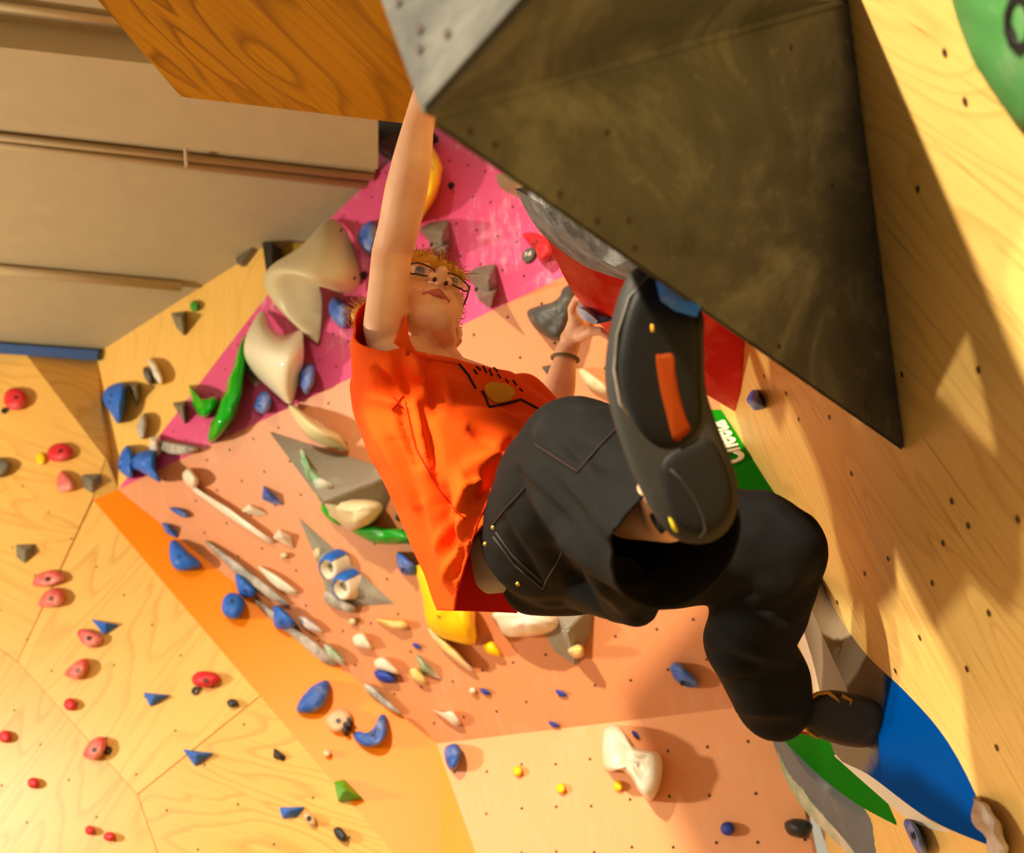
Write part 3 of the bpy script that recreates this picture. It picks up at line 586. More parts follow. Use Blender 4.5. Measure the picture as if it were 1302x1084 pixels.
hold(WS, [(412, 754), (420, 752), (438, 762), (452, 772), (448, 779), (430, 775), (416, 767)], .06, GRYT, 'lumpy grey hold at the foot of the grey triangle', (430, 766))
hold(WS, disc((404, 703), 6, 6, 1.4), .04, CRM, 'small cream hold at the side of the grey triangle')
hold(WS, [(478, 787), (500, 788), (514, 789), (519, 797), (508, 801), (492, 797)], .05, YELC, 'slim yellow hold in the shadow below the grey triangle', (503, 793))
hold(WS, [(504, 704), (511, 703), (524, 714), (529, 722), (526, 731), (509, 727)], .08, BLU2, 'blue and grey hold left of the big yellow hold', (513, 714), bolts=[(513, 724)])
hold(WS, [(529, 719), (552, 724), (578, 742), (600, 765), (604, 790), (604, 818), (580, 816), (556, 808), (542, 790), (537, 760)], .16, YEL, 'big yellow hold below the shirt hem', (574, 768), bolts=[(559, 782)])
hold(WS, [(544, 798), (556, 806), (572, 818), (592, 840), (604, 853), (596, 852), (572, 834), (552, 815)], .06, YELC, 'pale lower fin of the big yellow hold', (572, 826))
hold(WS, [(615, 819), (626, 815), (634, 824), (638, 833), (630, 834), (618, 829)], .05, YEL, 'small yellow foothold right of the big yellow hold', (624, 823))
hold(WS, [(524, 818), (530, 818), (536, 824), (529, 824)], .02, BLUD, 'tiny navy foothold above the chalky green wedge')
hold(WS, [(528, 831), (536, 836), (552, 852), (562, 864), (550, 861), (536, 856)], .05, GRNC, 'chalky green wedge below a tiny navy foothold', (539, 847), 'facet')
hold(WS, [(521, 851), (530, 849), (540, 860), (543, 868), (533, 869), (523, 861)], .05, YELC, 'pale yellow hold beside the chalky green wedge', (529, 857))
hold(WS, [(550, 902), (562, 905), (576, 904), (586, 918), (580, 923), (566, 914)], .05, WHT, 'two-part white hold above the salmon fold', (572, 909))
hold(WS, disc((601, 878), 4.5, 6), .03, WHT, 'tiny white dot beside a tiny navy foothold')
hold(WS, [(610, 875), (618, 876), (624, 882), (616, 883)], .02, BLUD, 'tiny navy foothold beside a tiny white dot')
hold(WS, [(706, 877), (714, 878), (721, 884), (712, 885)], .02, BLUD, 'tiny navy foothold in the middle of the salmon wall')
hold(WS, [(697, 917), (705, 918), (712, 923), (703, 924)], .02, BLUD, 'tiny navy foothold just above the salmon fold')
hold(WS, [(626, 779), (660, 770), (700, 778), (712, 792), (700, 803), (672, 809), (645, 808), (634, 797)], .16, WHT, 'cream rounded hold peeping out under the trousers', (672, 786))
poly_volume('volume', WS, [(690, 770, 0), (757, 765, 0), (752, 800, 0), (733, 847, 0), (704, 828, 0), (690, 800, 0), (722, 800, .12)], [[0, 1, 6], [1, 2, 6], [2, 3, 6], [3, 4, 6], [4, 5, 6], [5, 0, 6], [5, 4, 3, 2, 1, 0]], VOL, 'grey volume hanging below the trousers')
hold(WS, [(722, 826), (734, 819), (742, 824), (741, 834), (730, 836)], .13, YELC, 'small yellowish hold on the grey volume below the trousers', (734, 827))
hold(WS, [(852, 846), (861, 842), (874, 852), (886, 864), (888, 873), (872, 873), (857, 862)], .06, BLU2, 'blue hold with chalk beside the black trouser leg', (868, 856), bolts=[(868, 868)])
# -- lower salmon wall
hold(WB, [(766, 940), (770, 925), (785, 921), (797, 934), (806, 948), (822, 953), (838, 957), (843, 975), (838, 1002), (827, 1018), (815, 1008), (802, 988), (788, 978), (776, 981), (767, 972)], .14, WHT, 'large white bone-shaped hold on the lower salmon wall', (808, 968), prof=[(1, -.003), (.99, .4), (.94, .7), (.82, .92), (.6, 1.), (.35, .85), (.15, .75)])
hold(WB, [(803, 929), (809, 930), (813, 938), (806, 936)], .02, BLUD, 'tiny navy foothold right of the white bone hold\'s top')
hold(WB, disc((925, 1053), 9, 8), .04, BLUD, 'round navy foothold on the lower salmon wall')
hold(WB, [(998, 1045), (1012, 1040), (1030, 1045), (1033, 1054), (1024, 1065), (1006, 1062), (999, 1055)], .07, BLK, 'dark ribbed oval hold on the lower salmon wall', (1014, 1050))
for p, lab in (((786, 999), 'small yellow foothold right under the white bone hold'), ((658, 980), 'small yellow foothold nearest the blue and white hold'), ((713, 1002), 'small yellow foothold between the other two')):
    hold(WB, disc(p, 6, 7, 1.15, .4), .025, YEL, lab, group='yellow footholds on the lower salmon wall')
hold(WB, [(566, 950), (580, 945), (586, 955), (583, 972), (575, 980), (567, 970)], .08, BLU2, 'blue and white hold on the corner of orange and salmon', (575, 960))
# -- orange facet
hold(WO, [(377, 903), (385, 884), (403, 868), (417, 865), (419, 880), (410, 898), (395, 906)], .07, BLU2, 'blue leaf-shaped hold on the orange facet', (400, 884), bolts=[(403, 878)])
bh = hold(WO, [(414, 918), (420, 906), (433, 900), (446, 905), (447, 918), (438, 929), (424, 930)], .05, BEI, 'round beige wooden-look hold on the orange facet', (430, 914), bolts=[(430, 916)])
for i, (x, y) in enumerate(((444, 915), (439, 921), (443, 921), (438, 928))):
    c = WO.at(x, y, .045); mesh_w('screw', [c + (WO.e1 * math.cos(a * math.pi / 4) + WO.e2 * math.sin(a * math.pi / 4)) * .008 + WO.n * z for z in (-.04, .006) for a in range(8)], [list(range(8)), list(range(8, 16))] + [[k, (k + 1) % 8, 8 + (k + 1) % 8, 8 + k] for k in range(8)], M_DARK, bh)
hold(WO, [(449, 934), (455, 929), (467, 931), (477, 922), (483, 909), (491, 910), (493, 930), (484, 946), (468, 950), (454, 944)], .07, BLU2, 'blue boomerang-shaped hold on the orange facet', (477, 936), bolts=[(472, 932), (482, 925)], prof=[(1, -.003), (.97, .4), (.88, .75), (.7, 1), (.5, 1), (.2, .9)])
hold(WO, disc((416, 957), 5, 7), .03, CRM, 'tiny cream foothold below the beige hold')
# ------------------------------------------------------------------ holds and volumes on the right wall
def crs(pts, n):
    out = []; m = len(pts)
    for i in range(m - 1):
        p0, p1, p2, p3 = pts[max(i - 1, 0)], pts[i], pts[i + 1], pts[min(i + 2, m - 1)]
        for k in range(n):
            t = k / n; out.append(.5 * ((2 * p1) + (-p0 + p2) * t + (2 * p0 - 5 * p1 + 4 * p2 - p3) * t * t + (-p0 + 3 * p1 - 3 * p2 + p3) * t ** 3))
    out.append(pts[-1]); return out
def resamp(c, n=26):
    pts = [WR.at(q[0], q[1]) if q[2] is None else P(*q) for q in c]
    f = crs(pts, 12); L = [0]
    for i in range(1, len(f)): L.append(L[-1] + (f[i] - f[i - 1]).length)
    out = []
    for k in range(n):
        d = L[-1] * k / (n - 1); j = 1
        while j < len(L) - 1 and L[j] < d: j += 1
        t = (d - L[j - 1]) / max(1e-9, L[j] - L[j - 1]); out.append(f[j - 1].lerp(f[j], t))
    return out
def macro(curves, mat, label, name='volume', cat='climbing volume', smooth=True, foot=True, matf=None):
    """large shape on the right wall: a skin drawn through curves, closed down onto the wall"""
    cs = [resamp(c) for c in curves]
    def back(p):
        x, y, z = proj(p); w = WR.at(x + 3, y); zw = (w - EYE).dot(FWD)
        return w - WR.n * .004 if foot == 'ray' and z < zw < z * 1.8 else WR.foot(p) - WR.n * .004
    if foot: cs = [[back(p) for p in cs[0]]] + cs + [[WR.foot(p) - WR.n * .004 for p in cs[-1]]]
    n = len(cs[0]); vs = [p for c in cs for p in c]; k = len(cs)
    fs = [[i * n + j, i * n + j + 1, ((i + 1) % k) * n + j + 1, ((i + 1) % k) * n + j] for i in range(k) for j in range(n - 1)]
    fs += [[i * n for i in range(k)], [i * n + n - 1 for i in range(k)]]
    o = mesh_w(name, vs, fs, mat, None, WR.frame(WR.foot(cs[1][n // 2])), False)
    bm = bmesh.new(); bm.from_mesh(o.data); bmesh.ops.remove_doubles(bm, verts=bm.verts, dist=.0015); bmesh.ops.recalc_face_normals(bm, faces=bm.faces); bm.to_mesh(o.data); bm.free()
    if smooth:
        o.data.polygons.foreach_set('use_smooth', [True] * len(o.data.polygons)); o.data.set_sharp_from_angle(angle=math.radians(38))
    return tag(o, label, cat)
# the big grey volume overhead
V1 = P(534, 150, .88); V2 = WR.at(1152, 577); V3 = WR.at(1080, 0); V4 = P(480, 0, .93); V5 = P(668, 0, .82)
V5u = V5 + (V5 - V1) * .3; V4u = V4 + (V4 - V1) * .35; V3u = WR.at(1074, -55); Vb = WR.at(935, 300)
VB2 = WR.foot(V4u + FWD * .9)
M_VOL = hold_mat('big_volume_grey', (128, 120, 104), .38, .8, (176, 166, 140), 3.2, .3)
def vol_mat():
    m, nt, b = base_mat('sanded_grey_volume', .75, .3)
    tc = N(nt, 'ShaderNodeTexCoord'); n1 = N(nt, 'ShaderNodeTexNoise', Scale=5.5, Detail=9.0, Roughness=.68, Distortion=.7); nt.links.new(tc.outputs['Object'], n1.inputs['Vector'])
    n3 = N(nt, 'ShaderNodeTexNoise', Scale=38.0, Detail=5.0, Roughness=.7); nt.links.new(tc.outputs['Object'], n3.inputs['Vector'])
    r = ramp(nt, n1.outputs[0], [(.32, lin((56, 55, 52))), (.5, lin((76, 75, 70))), (.66, lin((108, 106, 98))), (.8, lin((140, 138, 130)))])
    r3 = ramp(nt, n3.outputs[0], [(.6, 0.), (.8, .5)])
    nt.links.new(mixc(nt, r3.outputs[0], r.outputs[0], lin((132, 130, 122))), b.inputs['Base Color'])
    n2 = N(nt, 'ShaderNodeTexNoise', Scale=300.0, Detail=2.0); nt.links.new(tc.outputs['Object'], n2.inputs['Vector']); bump(nt, b, n2.outputs[0], .001, .4)
    return m
M_BV = vol_mat()
bv = mesh_w('volume', [V1, V2, V3, V3u, V5u, V5, V4, V4u, Vb, VB2], [[0, 1, 2, 3, 4, 5], [0, 5, 4, 7, 6], [0, 6, 7, 9, 8], [0, 8, 1], [3, 9, 7, 4], [1, 8, 9, 3, 2]], M_BV, None, WR.frame(WR.foot(V2)))
bm = bmesh.new(); bm.from_mesh(bv.data); bmesh.ops.triangulate(bm, faces=bm.faces); bmesh.ops.bevel(bm, geom=[e for e in bm.edges if e.calc_face_angle(0) > .3], offset=.006, segments=3, affect='EDGES'); bm.to_mesh(bv.data); bm.free()
tag(bv, 'huge sanded grey volume jutting over the climber', 'climbing volume')
FW = Wall(V1, V2, V3)
def dimples(wall, par, pts, r=.006):
    vs = []; fs = []
    for q in pts:
        w = wall.at(*q); b = len(vs); vs.append(w + wall.n * .0012)
        for k in range(8): vs.append(w + (wall.e1 * math.cos(k * math.pi / 4) + wall.e2 * math.sin(k * math.pi / 4)) * r + wall.n * .0016)
        fs += [[b, b + 1 + k, b + 1 + (k + 1) % 8] for k in range(8)]
    tag(mesh_w('bolt_hole', vs, fs, M_TNUT, par, wall.frame(wall.at(*pts[0]))), kind='stuff')
dimples(FW, bv, [(599, 167), (630, 184), (690, 106), (772, 168), (1057, 237), (800, 420 - 140), (1100, 515), (712, 247), (760, 281), (807, 315), (990, 440), (1006, 60)], .0035)
dimples(Wall(V1, V4, V5), bv, [(534, 37), (569, 43), (534, 62), (507, 3)], .004)
# shapes below it
macro([[(655, 240, 1.75), (680, 286, 1.8), (712, 318, 1.85), (752, 342, 1.8), (800, 358, 1.7)], [(690, 260, 1.6), (712, 290, 1.62), (745, 318, 1.6), (780, 338, 1.52), (815, 352, 1.5)], [(690, 235, 1.6), (730, 270, 1.55), (770, 295, 1.5), (810, 330, 1.45), (835, 352, 1.45)]],
      hold_mat('black_slate', (70, 70, 68), .5, .7, (150, 150, 145), 12, .8), 'dark slate-grey shape tucked under the huge grey volume')
macro([[(630, 222, 1.9), (636, 238, 1.9), (655, 249, 1.9), (664, 254, 1.9)], [(648, 222, 1.85), (656, 234, 1.83), (664, 244, 1.83), (672, 252, 1.85)]], WHT, 'cream tip showing under the huge grey volume', 'climbing_hold', 'climbing hold')
rm = macro([[(676, 262, 2.0), (694, 300, 2.08), (724, 364, 2.18), (765, 414, 2.3), (830, 462, 2.42), (895, 500, 2.55), (934, 523, None)], [(705, 290, 1.98), (740, 345, 2.05), (790, 395, 2.15), (850, 440, 2.3), (905, 480, 2.48), (936, 520, None)],
       [(720, 262, 1.9), (780, 330, 1.95), (850, 370, 2.1), (905, 405, 2.3), (934, 432, None), (936, 515, None)]], hold_mat('red_macro', (222, 44, 40), .3, .4, (240, 150, 130), 7), 'large red shell-shaped volume behind the raised shoe')
for q in ((753, 346), (905, 478), (752, 350)): pass
macro([[(735, 400, 2.26), (745, 408, 2.24), (758, 412, 2.24)], [(733, 390, 2.25), (746, 396, 2.2), (760, 408, 2.22)], [(737, 383, 2.28), (750, 388, 2.25), (766, 405, 2.28)]], hold_mat('pale_blue', (120, 160, 225), .4), 'pale blue ball hold under the gripping left hand', 'climbing_hold', 'climbing hold')
e0, e1, e2_, e3 = WR.at(905, 502), WR.at(940, 556), WR.at(976, 613), WR.at(1012, 668)
GW = Wall(e0, e3, P(930, 640, 2.42)) 
lf = [GW.at(890, 500), GW.at(892, 545), GW.at(925, 625), GW.at(985, 690)]
def deep(w):
    x, y, z = proj(w); return WR.at(x + 8, y) if WR.z(x + 8, y) > z else WR.foot(w)
gv_ = [e0, e1, e2_, e3] + lf[::-1] + [deep(p) for p in lf[::-1]] + [p - WR.n * .01 for p in (e0, e3)]
gm = mesh_w('volume', gv_, [[0, 1, 2, 3, 4, 5, 6, 7], [7, 6, 10, 11], [6, 5, 9, 10], [5, 4, 8, 9], [4, 3, 13, 8], [0, 7, 11, 12]], hold_mat('green_macro', (4, 128, 14), .03, .3), None, WR.frame(e1))
tag(gm, 'green volume with white lettering beside the raised shoe', 'climbing volume')
gdir = (GW.at(903, 535) - GW.at(931, 589)).normalized()
text('lettering', 'Cheeta', .104, GW.at(919, 562, .004), gdir, GW.n, flat_mat('lettering_white', (0, 0, 0)), gm, .002, .84)
hold(WR, [(948, 509), (955, 496), (963, 495), (973, 519), (959, 522)], .06, BLU, 'small blue wedge alone on the right plywood wall', (961, 512), 'facet')
hold(WR, [(1150, 1047), (1156, 1041), (1168, 1055), (1178, 1084), (1165, 1082)], .03, BLU2, 'small blue hold at the bottom of the right plywood wall', (1161, 1060), bolts=[(1161, 1062)])
hold(WR, [(1239, 1012), (1247, 1018), (1262, 1042), (1275, 1066), (1282, 1090), (1268, 1090), (1252, 1060), (1242, 1035)], .035, hold_mat('brown_rough', (150, 112, 84), .5, .7, bmp=1.), 'rough brown hold at the tip of the blue volume', (1256, 1050), rough=.3)
gb = hold(WR, [(1192, -130), (1206, -20), (1222, 40), (1245, 90), (1275, 135), (1310, 172), (1420, 190), (1470, 0), (1350, -160)], .05, hold_mat('green_near', (84, 150, 82), .15), 'out-of-focus green hold in the upper right corner', (1320, 20))
bolt(WR, gb, 0, 0, WR.at(1296, 30, .052), .02)
# lower group: white, green, grey, blue
macro([[(1010, 800, 2.25), (1026, 850, 2.25), (1042, 900, 2.2)], [(1022, 800, 2.2), (1036, 845, 2.2), (1052, 890, 2.16)]], WHT, 'slim white shape between trouser leg and blue volume', 'climbing_hold', 'climbing hold', foot='ray')
macro([[(978, 930, 2.75), (1006, 1000, 2.6), (1045, 1050, 2.45), (1082, 1086, 2.35), (1120, 1130, 2.2)], [(985, 915, 2.55), (1020, 975, 2.42), (1068, 1020, 2.28), (1108, 1048, 2.15), (1150, 1120, 2.0)], [(1050, 925, 2.45), (1090, 980, 2.3), (1125, 1030, 2.1), (1145, 1060, 1.98), (1165, 1115, 1.9)]],
      hold_mat('grey_panel', (112, 114, 118), .05, .7), 'flat grey panel volume at the bottom by the salmon wall', foot='ray')
macro([[(982, 925, 2.72), (997, 985, 2.62), (1022, 1028, 2.5), (1058, 1066, 2.4), (1082, 1088, 2.33)], [(996, 925, 2.68), (1009, 978, 2.56), (1032, 1020, 2.45), (1066, 1058, 2.36), (1088, 1086, 2.3)]], hold_mat('green_pale', (92, 150, 108), .5, .4), 'chalky green rim along the flat grey panel', foot='ray')
macro([[(985, 925, 2.5), (1000, 945, 2.48), (1045, 988, 2.34), (1090, 1022, 2.15), (1140, 1049, None)], [(1010, 905, 2.3), (1050, 930, 2.22), (1088, 958, 2.12), (1118, 1000, 2.02), (1140, 1045, None)], [(1030, 895, 2.4), (1070, 920, 2.32), (1105, 950, 2.2), (1130, 1000, 2.1), (1143, 1045, None)]],
      hold_mat('green_lower', (0, 112, 12), .05, .5, (130, 200, 140), 3), 'glossy green volume below the climber\'s foot', foot='ray')
macro([[(1060, 960, 2.1), (1105, 1000, 2.0), (1150, 1038, 1.85), (1180, 1052, 1.75), (1207, 1058, None)], [(1085, 950, 2.05), (1140, 985, 1.92), (1175, 1015, 1.78), (1198, 1040, 1.68), (1207, 1056, None)]], WHT, 'white leaf-shaped hold under the blue volume', 'climbing_hold', 'climbing hold', foot='ray')
def blue_mat():
    m, nt, b = base_mat('blue_macro', .5, .2)
    tc = N(nt, 'ShaderNodeTexCoord'); g = N(nt, 'ShaderNodeVectorMath', operation='DISTANCE'); nt.links.new(tc.outputs['Object'], g.inputs[0])
    n1 = N(nt, 'ShaderNodeTexNoise', Scale=9.0, Detail=5.0); nt.links.new(tc.outputs['Object'], n1.inputs['Vector'])
    a = N(nt, 'ShaderNodeMath', operation='MULTIPLY_ADD'); nt.links.new(n1.outputs[0], a.inputs[0]); a.inputs[1].default_value = .07; nt.links.new(g.outputs['Value'], a.inputs[2])
    r = ramp(nt, a.outputs[0], [(.22, 1.), (.245, 0.)])
    nt.links.new(mixc(nt, r.outputs[0], lin((0, 62, 136)), lin((128, 112, 92))), b.inputs['Base Color'])  # real worn patch, its grey darkened to carry the climber's shadow
    rr = ramp(nt, r.outputs[0], [(0, .5), (1, .8)]); nt.links.new(rr.outputs[0], b.inputs['Roughness'])
    return m, g
mb, gnode = blue_mat()
bl = macro([[(1018, 790, 2.18), (1036, 850, 2.16), (1050, 920, 2.1), (1064, 962, 2.05), (1105, 985, 1.92), (1180, 1040, 1.66), (1259, 1075, None)], [(1030, 770, 2.05), (1065, 850, 1.97), (1095, 905, 1.88), (1125, 945, 1.8), (1165, 980, 1.7), (1215, 1030, 1.56), (1260, 1074, None)],
       [(1038, 720, None), (1062, 775, None), (1100, 830, None), (1150, 878, None), (1200, 935, None), (1240, 1008, None), (1261, 1073, None)]], mb, 'blue fin-shaped volume the climber stands on, top worn grey')
gnode.inputs[1].default_value = (bl.matrix_basis.inverted() @ P(1050, 850, 2.02))
for nm in ('green_lower', 'green_macro', 'grey_panel', 'red_macro'): MC[nm].node_tree.nodes['Principled BSDF'].inputs['IOR'].default_value = 1.12
mb.node_tree.nodes['Principled BSDF'].inputs['IOR'].default_value = 1.06
for nm in ('green_lower', 'green_macro', 'grey_panel'): MC[nm].node_tree.nodes['Principled BSDF'].inputs['Specular IOR Level'].default_value = .15
mb.node_tree.nodes['Principled BSDF'].inputs['Specular IOR Level'].default_value = .12
# jib under the huge volume that the raised toe hooks
tj = [P(834, 358, 1.15), P(850, 358, 1.145), P(890, 392, 1.145), P(886, 403, 1.15), P(858, 395, 1.15), P(840, 382, 1.15)]
tj2 = [p + d2w((.02, -.035, .07)) for p in tj]
tag(mesh_w('climbing_hold', tj + tj2, [[0, 1, 2, 3, 4, 5], [11, 10, 9, 8, 7, 6]] + [[i, (i + 1) % 6, (i + 1) % 6 + 6, i + 6] for i in range(6)], BLU), 'blue jib under the huge volume hooked by the raised toe', 'climbing hold')
# jug that the right hand grips, bolted under the roof panel
jc = hz(572, 40, HR)
jb = [];
for s, hh in ((1.15, 0), (1.0, .03), (.95, .06), (.7, .085), (.3, .09)):
    for k in range(16): jb.append(jc - Vector((0, 0, hh)) + Vector((math.cos(k * math.pi / 8) * .075 * s, math.sin(k * math.pi / 8) * .05 * s, 0)))
tag(mesh_w('climbing_hold', jb, [[i * 16 + k, i * 16 + (k + 1) % 16, (i + 1) * 16 + (k + 1) % 16, (i + 1) * 16 + k] for i in range(4) for k in range(16)] + [list(range(16)), list(range(64, 80))], GRY, None, None, True), 'grey jug under the roof panel gripped by the raised hand', 'climbing hold')
# ------------------------------------------------------------------ the climber
def skin_mat():
    m, nt, b = base_mat('skin', .48, .35)
    tc = N(nt, 'ShaderNodeTexCoord'); n1 = N(nt, 'ShaderNodeTexNoise', Scale=14.0, Detail=3.0); nt.links.new(tc.outputs['Object'], n1.inputs['Vector'])
    r = ramp(nt, n1.outputs[0], [(.35, lin((238, 176, 138))), (.65, lin((250, 200, 164)))]); nt.links.new(r.outputs[0], b.inputs['Base Color'])
    b.inputs['Subsurface Weight'].default_value = .12; b.inputs['Subsurface Radius'].default_value = (.02, .008, .004); b.inputs['Subsurface Scale'].default_value = .5
    n2 = N(nt, 'ShaderNodeTexNoise', Scale=180.0, Detail=2.0); nt.links.new(tc.outputs['Object'], n2.inputs['Vector']); bump(nt, b, n2.outputs[0], .0006, .25)
    return m
def cloth_mat(name, rgb, rough=.85, weave=.3, dust=0):
    m, nt, b = base_mat(name, rough, .15)
    tc = N(nt, 'ShaderNodeTexCoord'); n2 = N(nt, 'ShaderNodeTexNoise', Scale=420.0, Detail=2.0); nt.links.new(tc.outputs['Object'], n2.inputs['Vector']); bump(nt, b, n2.outputs[0], .0007, weave)
    n1 = N(nt, 'ShaderNodeTexNoise', Scale=9.0, Detail=4.0); nt.links.new(tc.outputs['Object'], n1.inputs['Vector'])
    c = lin(rgb)
    r = ramp(nt, n1.outputs[0], [(.35, tuple(x * .9 for x in c[:3]) + (1,)), (.62, c), (.8, tuple(x * (1 + dust) + dust * .02 for x in c[:3]) + (1,))]); nt.links.new(r.outputs[0], b.inputs['Base Color'])
    return m
M_SKIN = skin_mat(); M_SHIRT = cloth_mat('orange_cotton', (250, 86, 10)); M_SHIRT_IN = cloth_mat('red_inside', (190, 22, 14))
M_PANTS = cloth_mat('black_denim', (20, 19, 18), .8, .4, .5); M_UNDER = cloth_mat('grey_undershirt', (165, 150, 130))
def sphere(bm, c, r, seg=16):
    """r: radius or (3 radii, 3x3 axes)"""
    m = Matrix.Translation(c)
    if isinstance(r, tuple):
        rad, ax = r; m = m @ ax.to_4x4() @ Matrix.Diagonal((*rad, 1))
    else: m = m @ Matrix.Diagonal((r, r, r, 1))
    bmesh.ops.create_icosphere(bm, subdivisions=3, radius=1, matrix=m)
def hull(bm, p, r0, q, r1):
    t = bmesh.new(); vs = []
    for c, r in ((p, r0), (q, r1)):
        rr = r if isinstance(r, tuple) else None
        m = Matrix.Translation(c) @ ((rr[1].to_4x4() @ Matrix.Diagonal((*rr[0], 1))) if rr else Matrix.Diagonal((r, r, r, 1)))
        bmesh.ops.create_icosphere(t, subdivisions=3, radius=1, matrix=m)
    res = bmesh.ops.convex_hull(t, input=list(t.verts))
    bmesh.ops.delete(t, geom=[v for v in t.verts if not v.link_faces], context='VERTS')
    keep = set(g for g in res['geom'] if isinstance(g, bmesh.types.BMFace))
    bmesh.ops.delete(t, geom=[f for f in t.faces if f not in keep], context='FACES')
    bmesh.ops.delete(t, geom=[v for v in t.verts if not v.link_faces], context='VERTS')
    me = bpy.data.meshes.new('t'); t.to_mesh(me); t.free(); bm.from_mesh(me); bpy.data.meshes.remove(me)
def chain(bm, pts):
    for a, b in zip(pts, pts[1:]): hull(bm, P(*a[:3]), a[3], P(*b[:3]), b[3])
def remesh(name, bm, voxel, smooth_it, mat, parent, sm_f=.5):
    me = bpy.data.meshes.new(name); bm.to_mesh(me); bm.free()
    o = bpy.data.objects.new(name, me); COL.objects.link(o)
    r = o.modifiers.new('r', 'REMESH'); r.mode = 'VOXEL'; r.voxel_size = voxel; r.use_smooth_shade = True
    if smooth_it: s = o.modifiers.new('s', 'SMOOTH'); s.iterations = smooth_it; s.factor = sm_f
    dg = bpy.context.evaluated_depsgraph_get(); m2 = bpy.data.meshes.new_from_object(o.evaluated_get(dg)); o.modifiers.clear(); o.data = m2; bpy.data.meshes.remove(me); m2.name = name
    m2.materials.clear(); m2.materials.append(mat)
    m2.polygons.foreach_set('use_smooth', [True] * len(m2.polygons))
    if parent is not None: setp(o, parent)
    return o
def resmooth(o, it, fac=.5):
    s = o.modifiers.new('s', 'SMOOTH'); s.iterations = it; s.factor = fac; bake(o)
def folds(o, lines, nz=(0, 10), stretch=None):
    """press creases and ridges into cloth: (x0,y0,x1,y1,width_px,depth_m[,zmin,zmax])"""
    me = o.data; mwx = mw(o); inv = mwx.inverted()
    nrm = [v.normal.copy() for v in me.vertices]
    for i, v in enumerate(me.vertices):
        w = mwx @ v.co; x, y, z = proj(w); n = nrm[i]
        facing = -n.dot((w - EYE).normalized()); d = 0
        if facing > -.05:
            k = min(1, (facing + .05) * 3)
            for L in lines:
                x0, y0, x1, y1, wd_, dp = L[:6]
                dx, dy = x1 - x0, y1 - y0; l2 = dx * dx + dy * dy; t = ((x - x0) * dx + (y - y0) * dy) / l2
                if t < -.2 or t > 1.2: continue
                tc = min(1, max(0, t)); px_, py_ = x0 + dx * tc, y0 + dy * tc
                dist = math.hypot(x - px_, y - py_)
                if dist > wd_ * 3: continue
                taper = .35 + .65 * math.sin(math.pi * min(1, max(0, tc * .9 + .05)))
                d += dp * math.exp(-(dist / wd_) ** 2) * taper * k
        if nz[0]:
            d += nz[0] * (noise.noise(w * nz[1]) + .5 * noise.noise(w * nz[1] * 2.3))
        v.co = inv @ (w + n * d)
    me.update()
def cut(o, planes):
    """open a garment: each (point, normal, test) removes what lies beyond the plane, among faces that pass the test"""
    bm = bmesh.new(); bm.from_mesh(o.data); mwx = mw(o); inv = mwx.inverted(); r3 = inv.to_3x3()
    for p, n, test in planes:
        fs = [f for f in bm.faces if test(*proj(mwx @ f.calc_center_median()))]
        g = list({v for f in fs for v in f.verts}) + list({e for f in fs for e in f.edges}) + fs
        bmesh.ops.bisect_plane(bm, geom=g, plane_co=inv @ p, plane_no=(r3 @ n).normalized(), clear_outer=True, dist=1e-5)
    bmesh.ops.delete(bm, geom=[v for v in bm.verts if not v.link_faces], context='VERTS')
    bm.to_mesh(o.data); bm.free(); o.data.polygons.foreach_set('use_smooth', [True] * len(o.data.polygons))
def thicken(o, t, mat_in=None):
    s = o.modifiers.new('t', 'SOLIDIFY'); s.thickness = t; s.offset = -1
    if mat_in: o.data.materials.append(mat_in); s.material_offset = 1; s.material_offset_rim = 0
    bake(o)
person = empty('person', P(690, 700, 1.8), 'climber in orange t-shirt, black trousers and glasses hanging under the overhang', 'person')
# ---- body: one continuous figure
GZ = Vector((.38, -.74, -.52)).normalized(); HU = Vector((-.12, -.5, .85)); HU = (HU - GZ * HU.dot(GZ)).normalized(); HR_ = GZ.cross(HU)
HEAD = c2w(Vector(((533 - CX) / FPX * 2.02, (404 - CY) / FPX * 2.03, 2.03)))
HS = 1.1
gz, hu, hr = d2w(GZ), d2w(HU), d2w(HR_)
HAX = Matrix((hr, gz, hu)).transposed()
def hp(x, y, z): return HEAD + (hr * x + gz * y + hu * z) * HS
def he(x, y, z): return ((x * HS, y * HS, z * HS), HAX)
body = bmesh.new()
sphere(body, hp(0, -.012, .035), he(.073, .092, .08))
sphere(body, hp(0, .03, -.025), he(.06, .064, .075))
for s in (-1, 1):
    hull(body, hp(s * .046, .0, -.05), .026, hp(s * .012, .056, -.088), .03); hull(body, hp(s * .036, .045, -.02), .032, hp(s * .012, .055, -.08), .032)
    sphere(body, hp(s * .038, .062, -.016), .024)
    hull(body, hp(s * .018, .088, .026), .009, hp(s * .045, .07, .026), .009)          # brow
    sphere(body, hp(s * .015, .103, -.034), .0095)                                    # nostril wing
    sphere(body, hp(s * .075, -.012, -.005), he(.009, .018, .03)); sphere(body, hp(s * .076, -.006, -.026), .009)   # ear
    sphere(body, hp(s * .03, .078, .004), .014)
hull(body, hp(0, .09, .014), .008, hp(0, .117, -.028), .0105); hull(body, hp(0, .117, -.028), .0105, hp(0, .1, -.04), .007)
hull(body, hp(-.02, .085, -.055), .007, hp(.02, .085, -.055), .007); hull(body, hp(-.014, .082, -.068), .0075, hp(.014, .082, -.068), .0075)
sphere(body, hp(0, .062, -.09), .027)
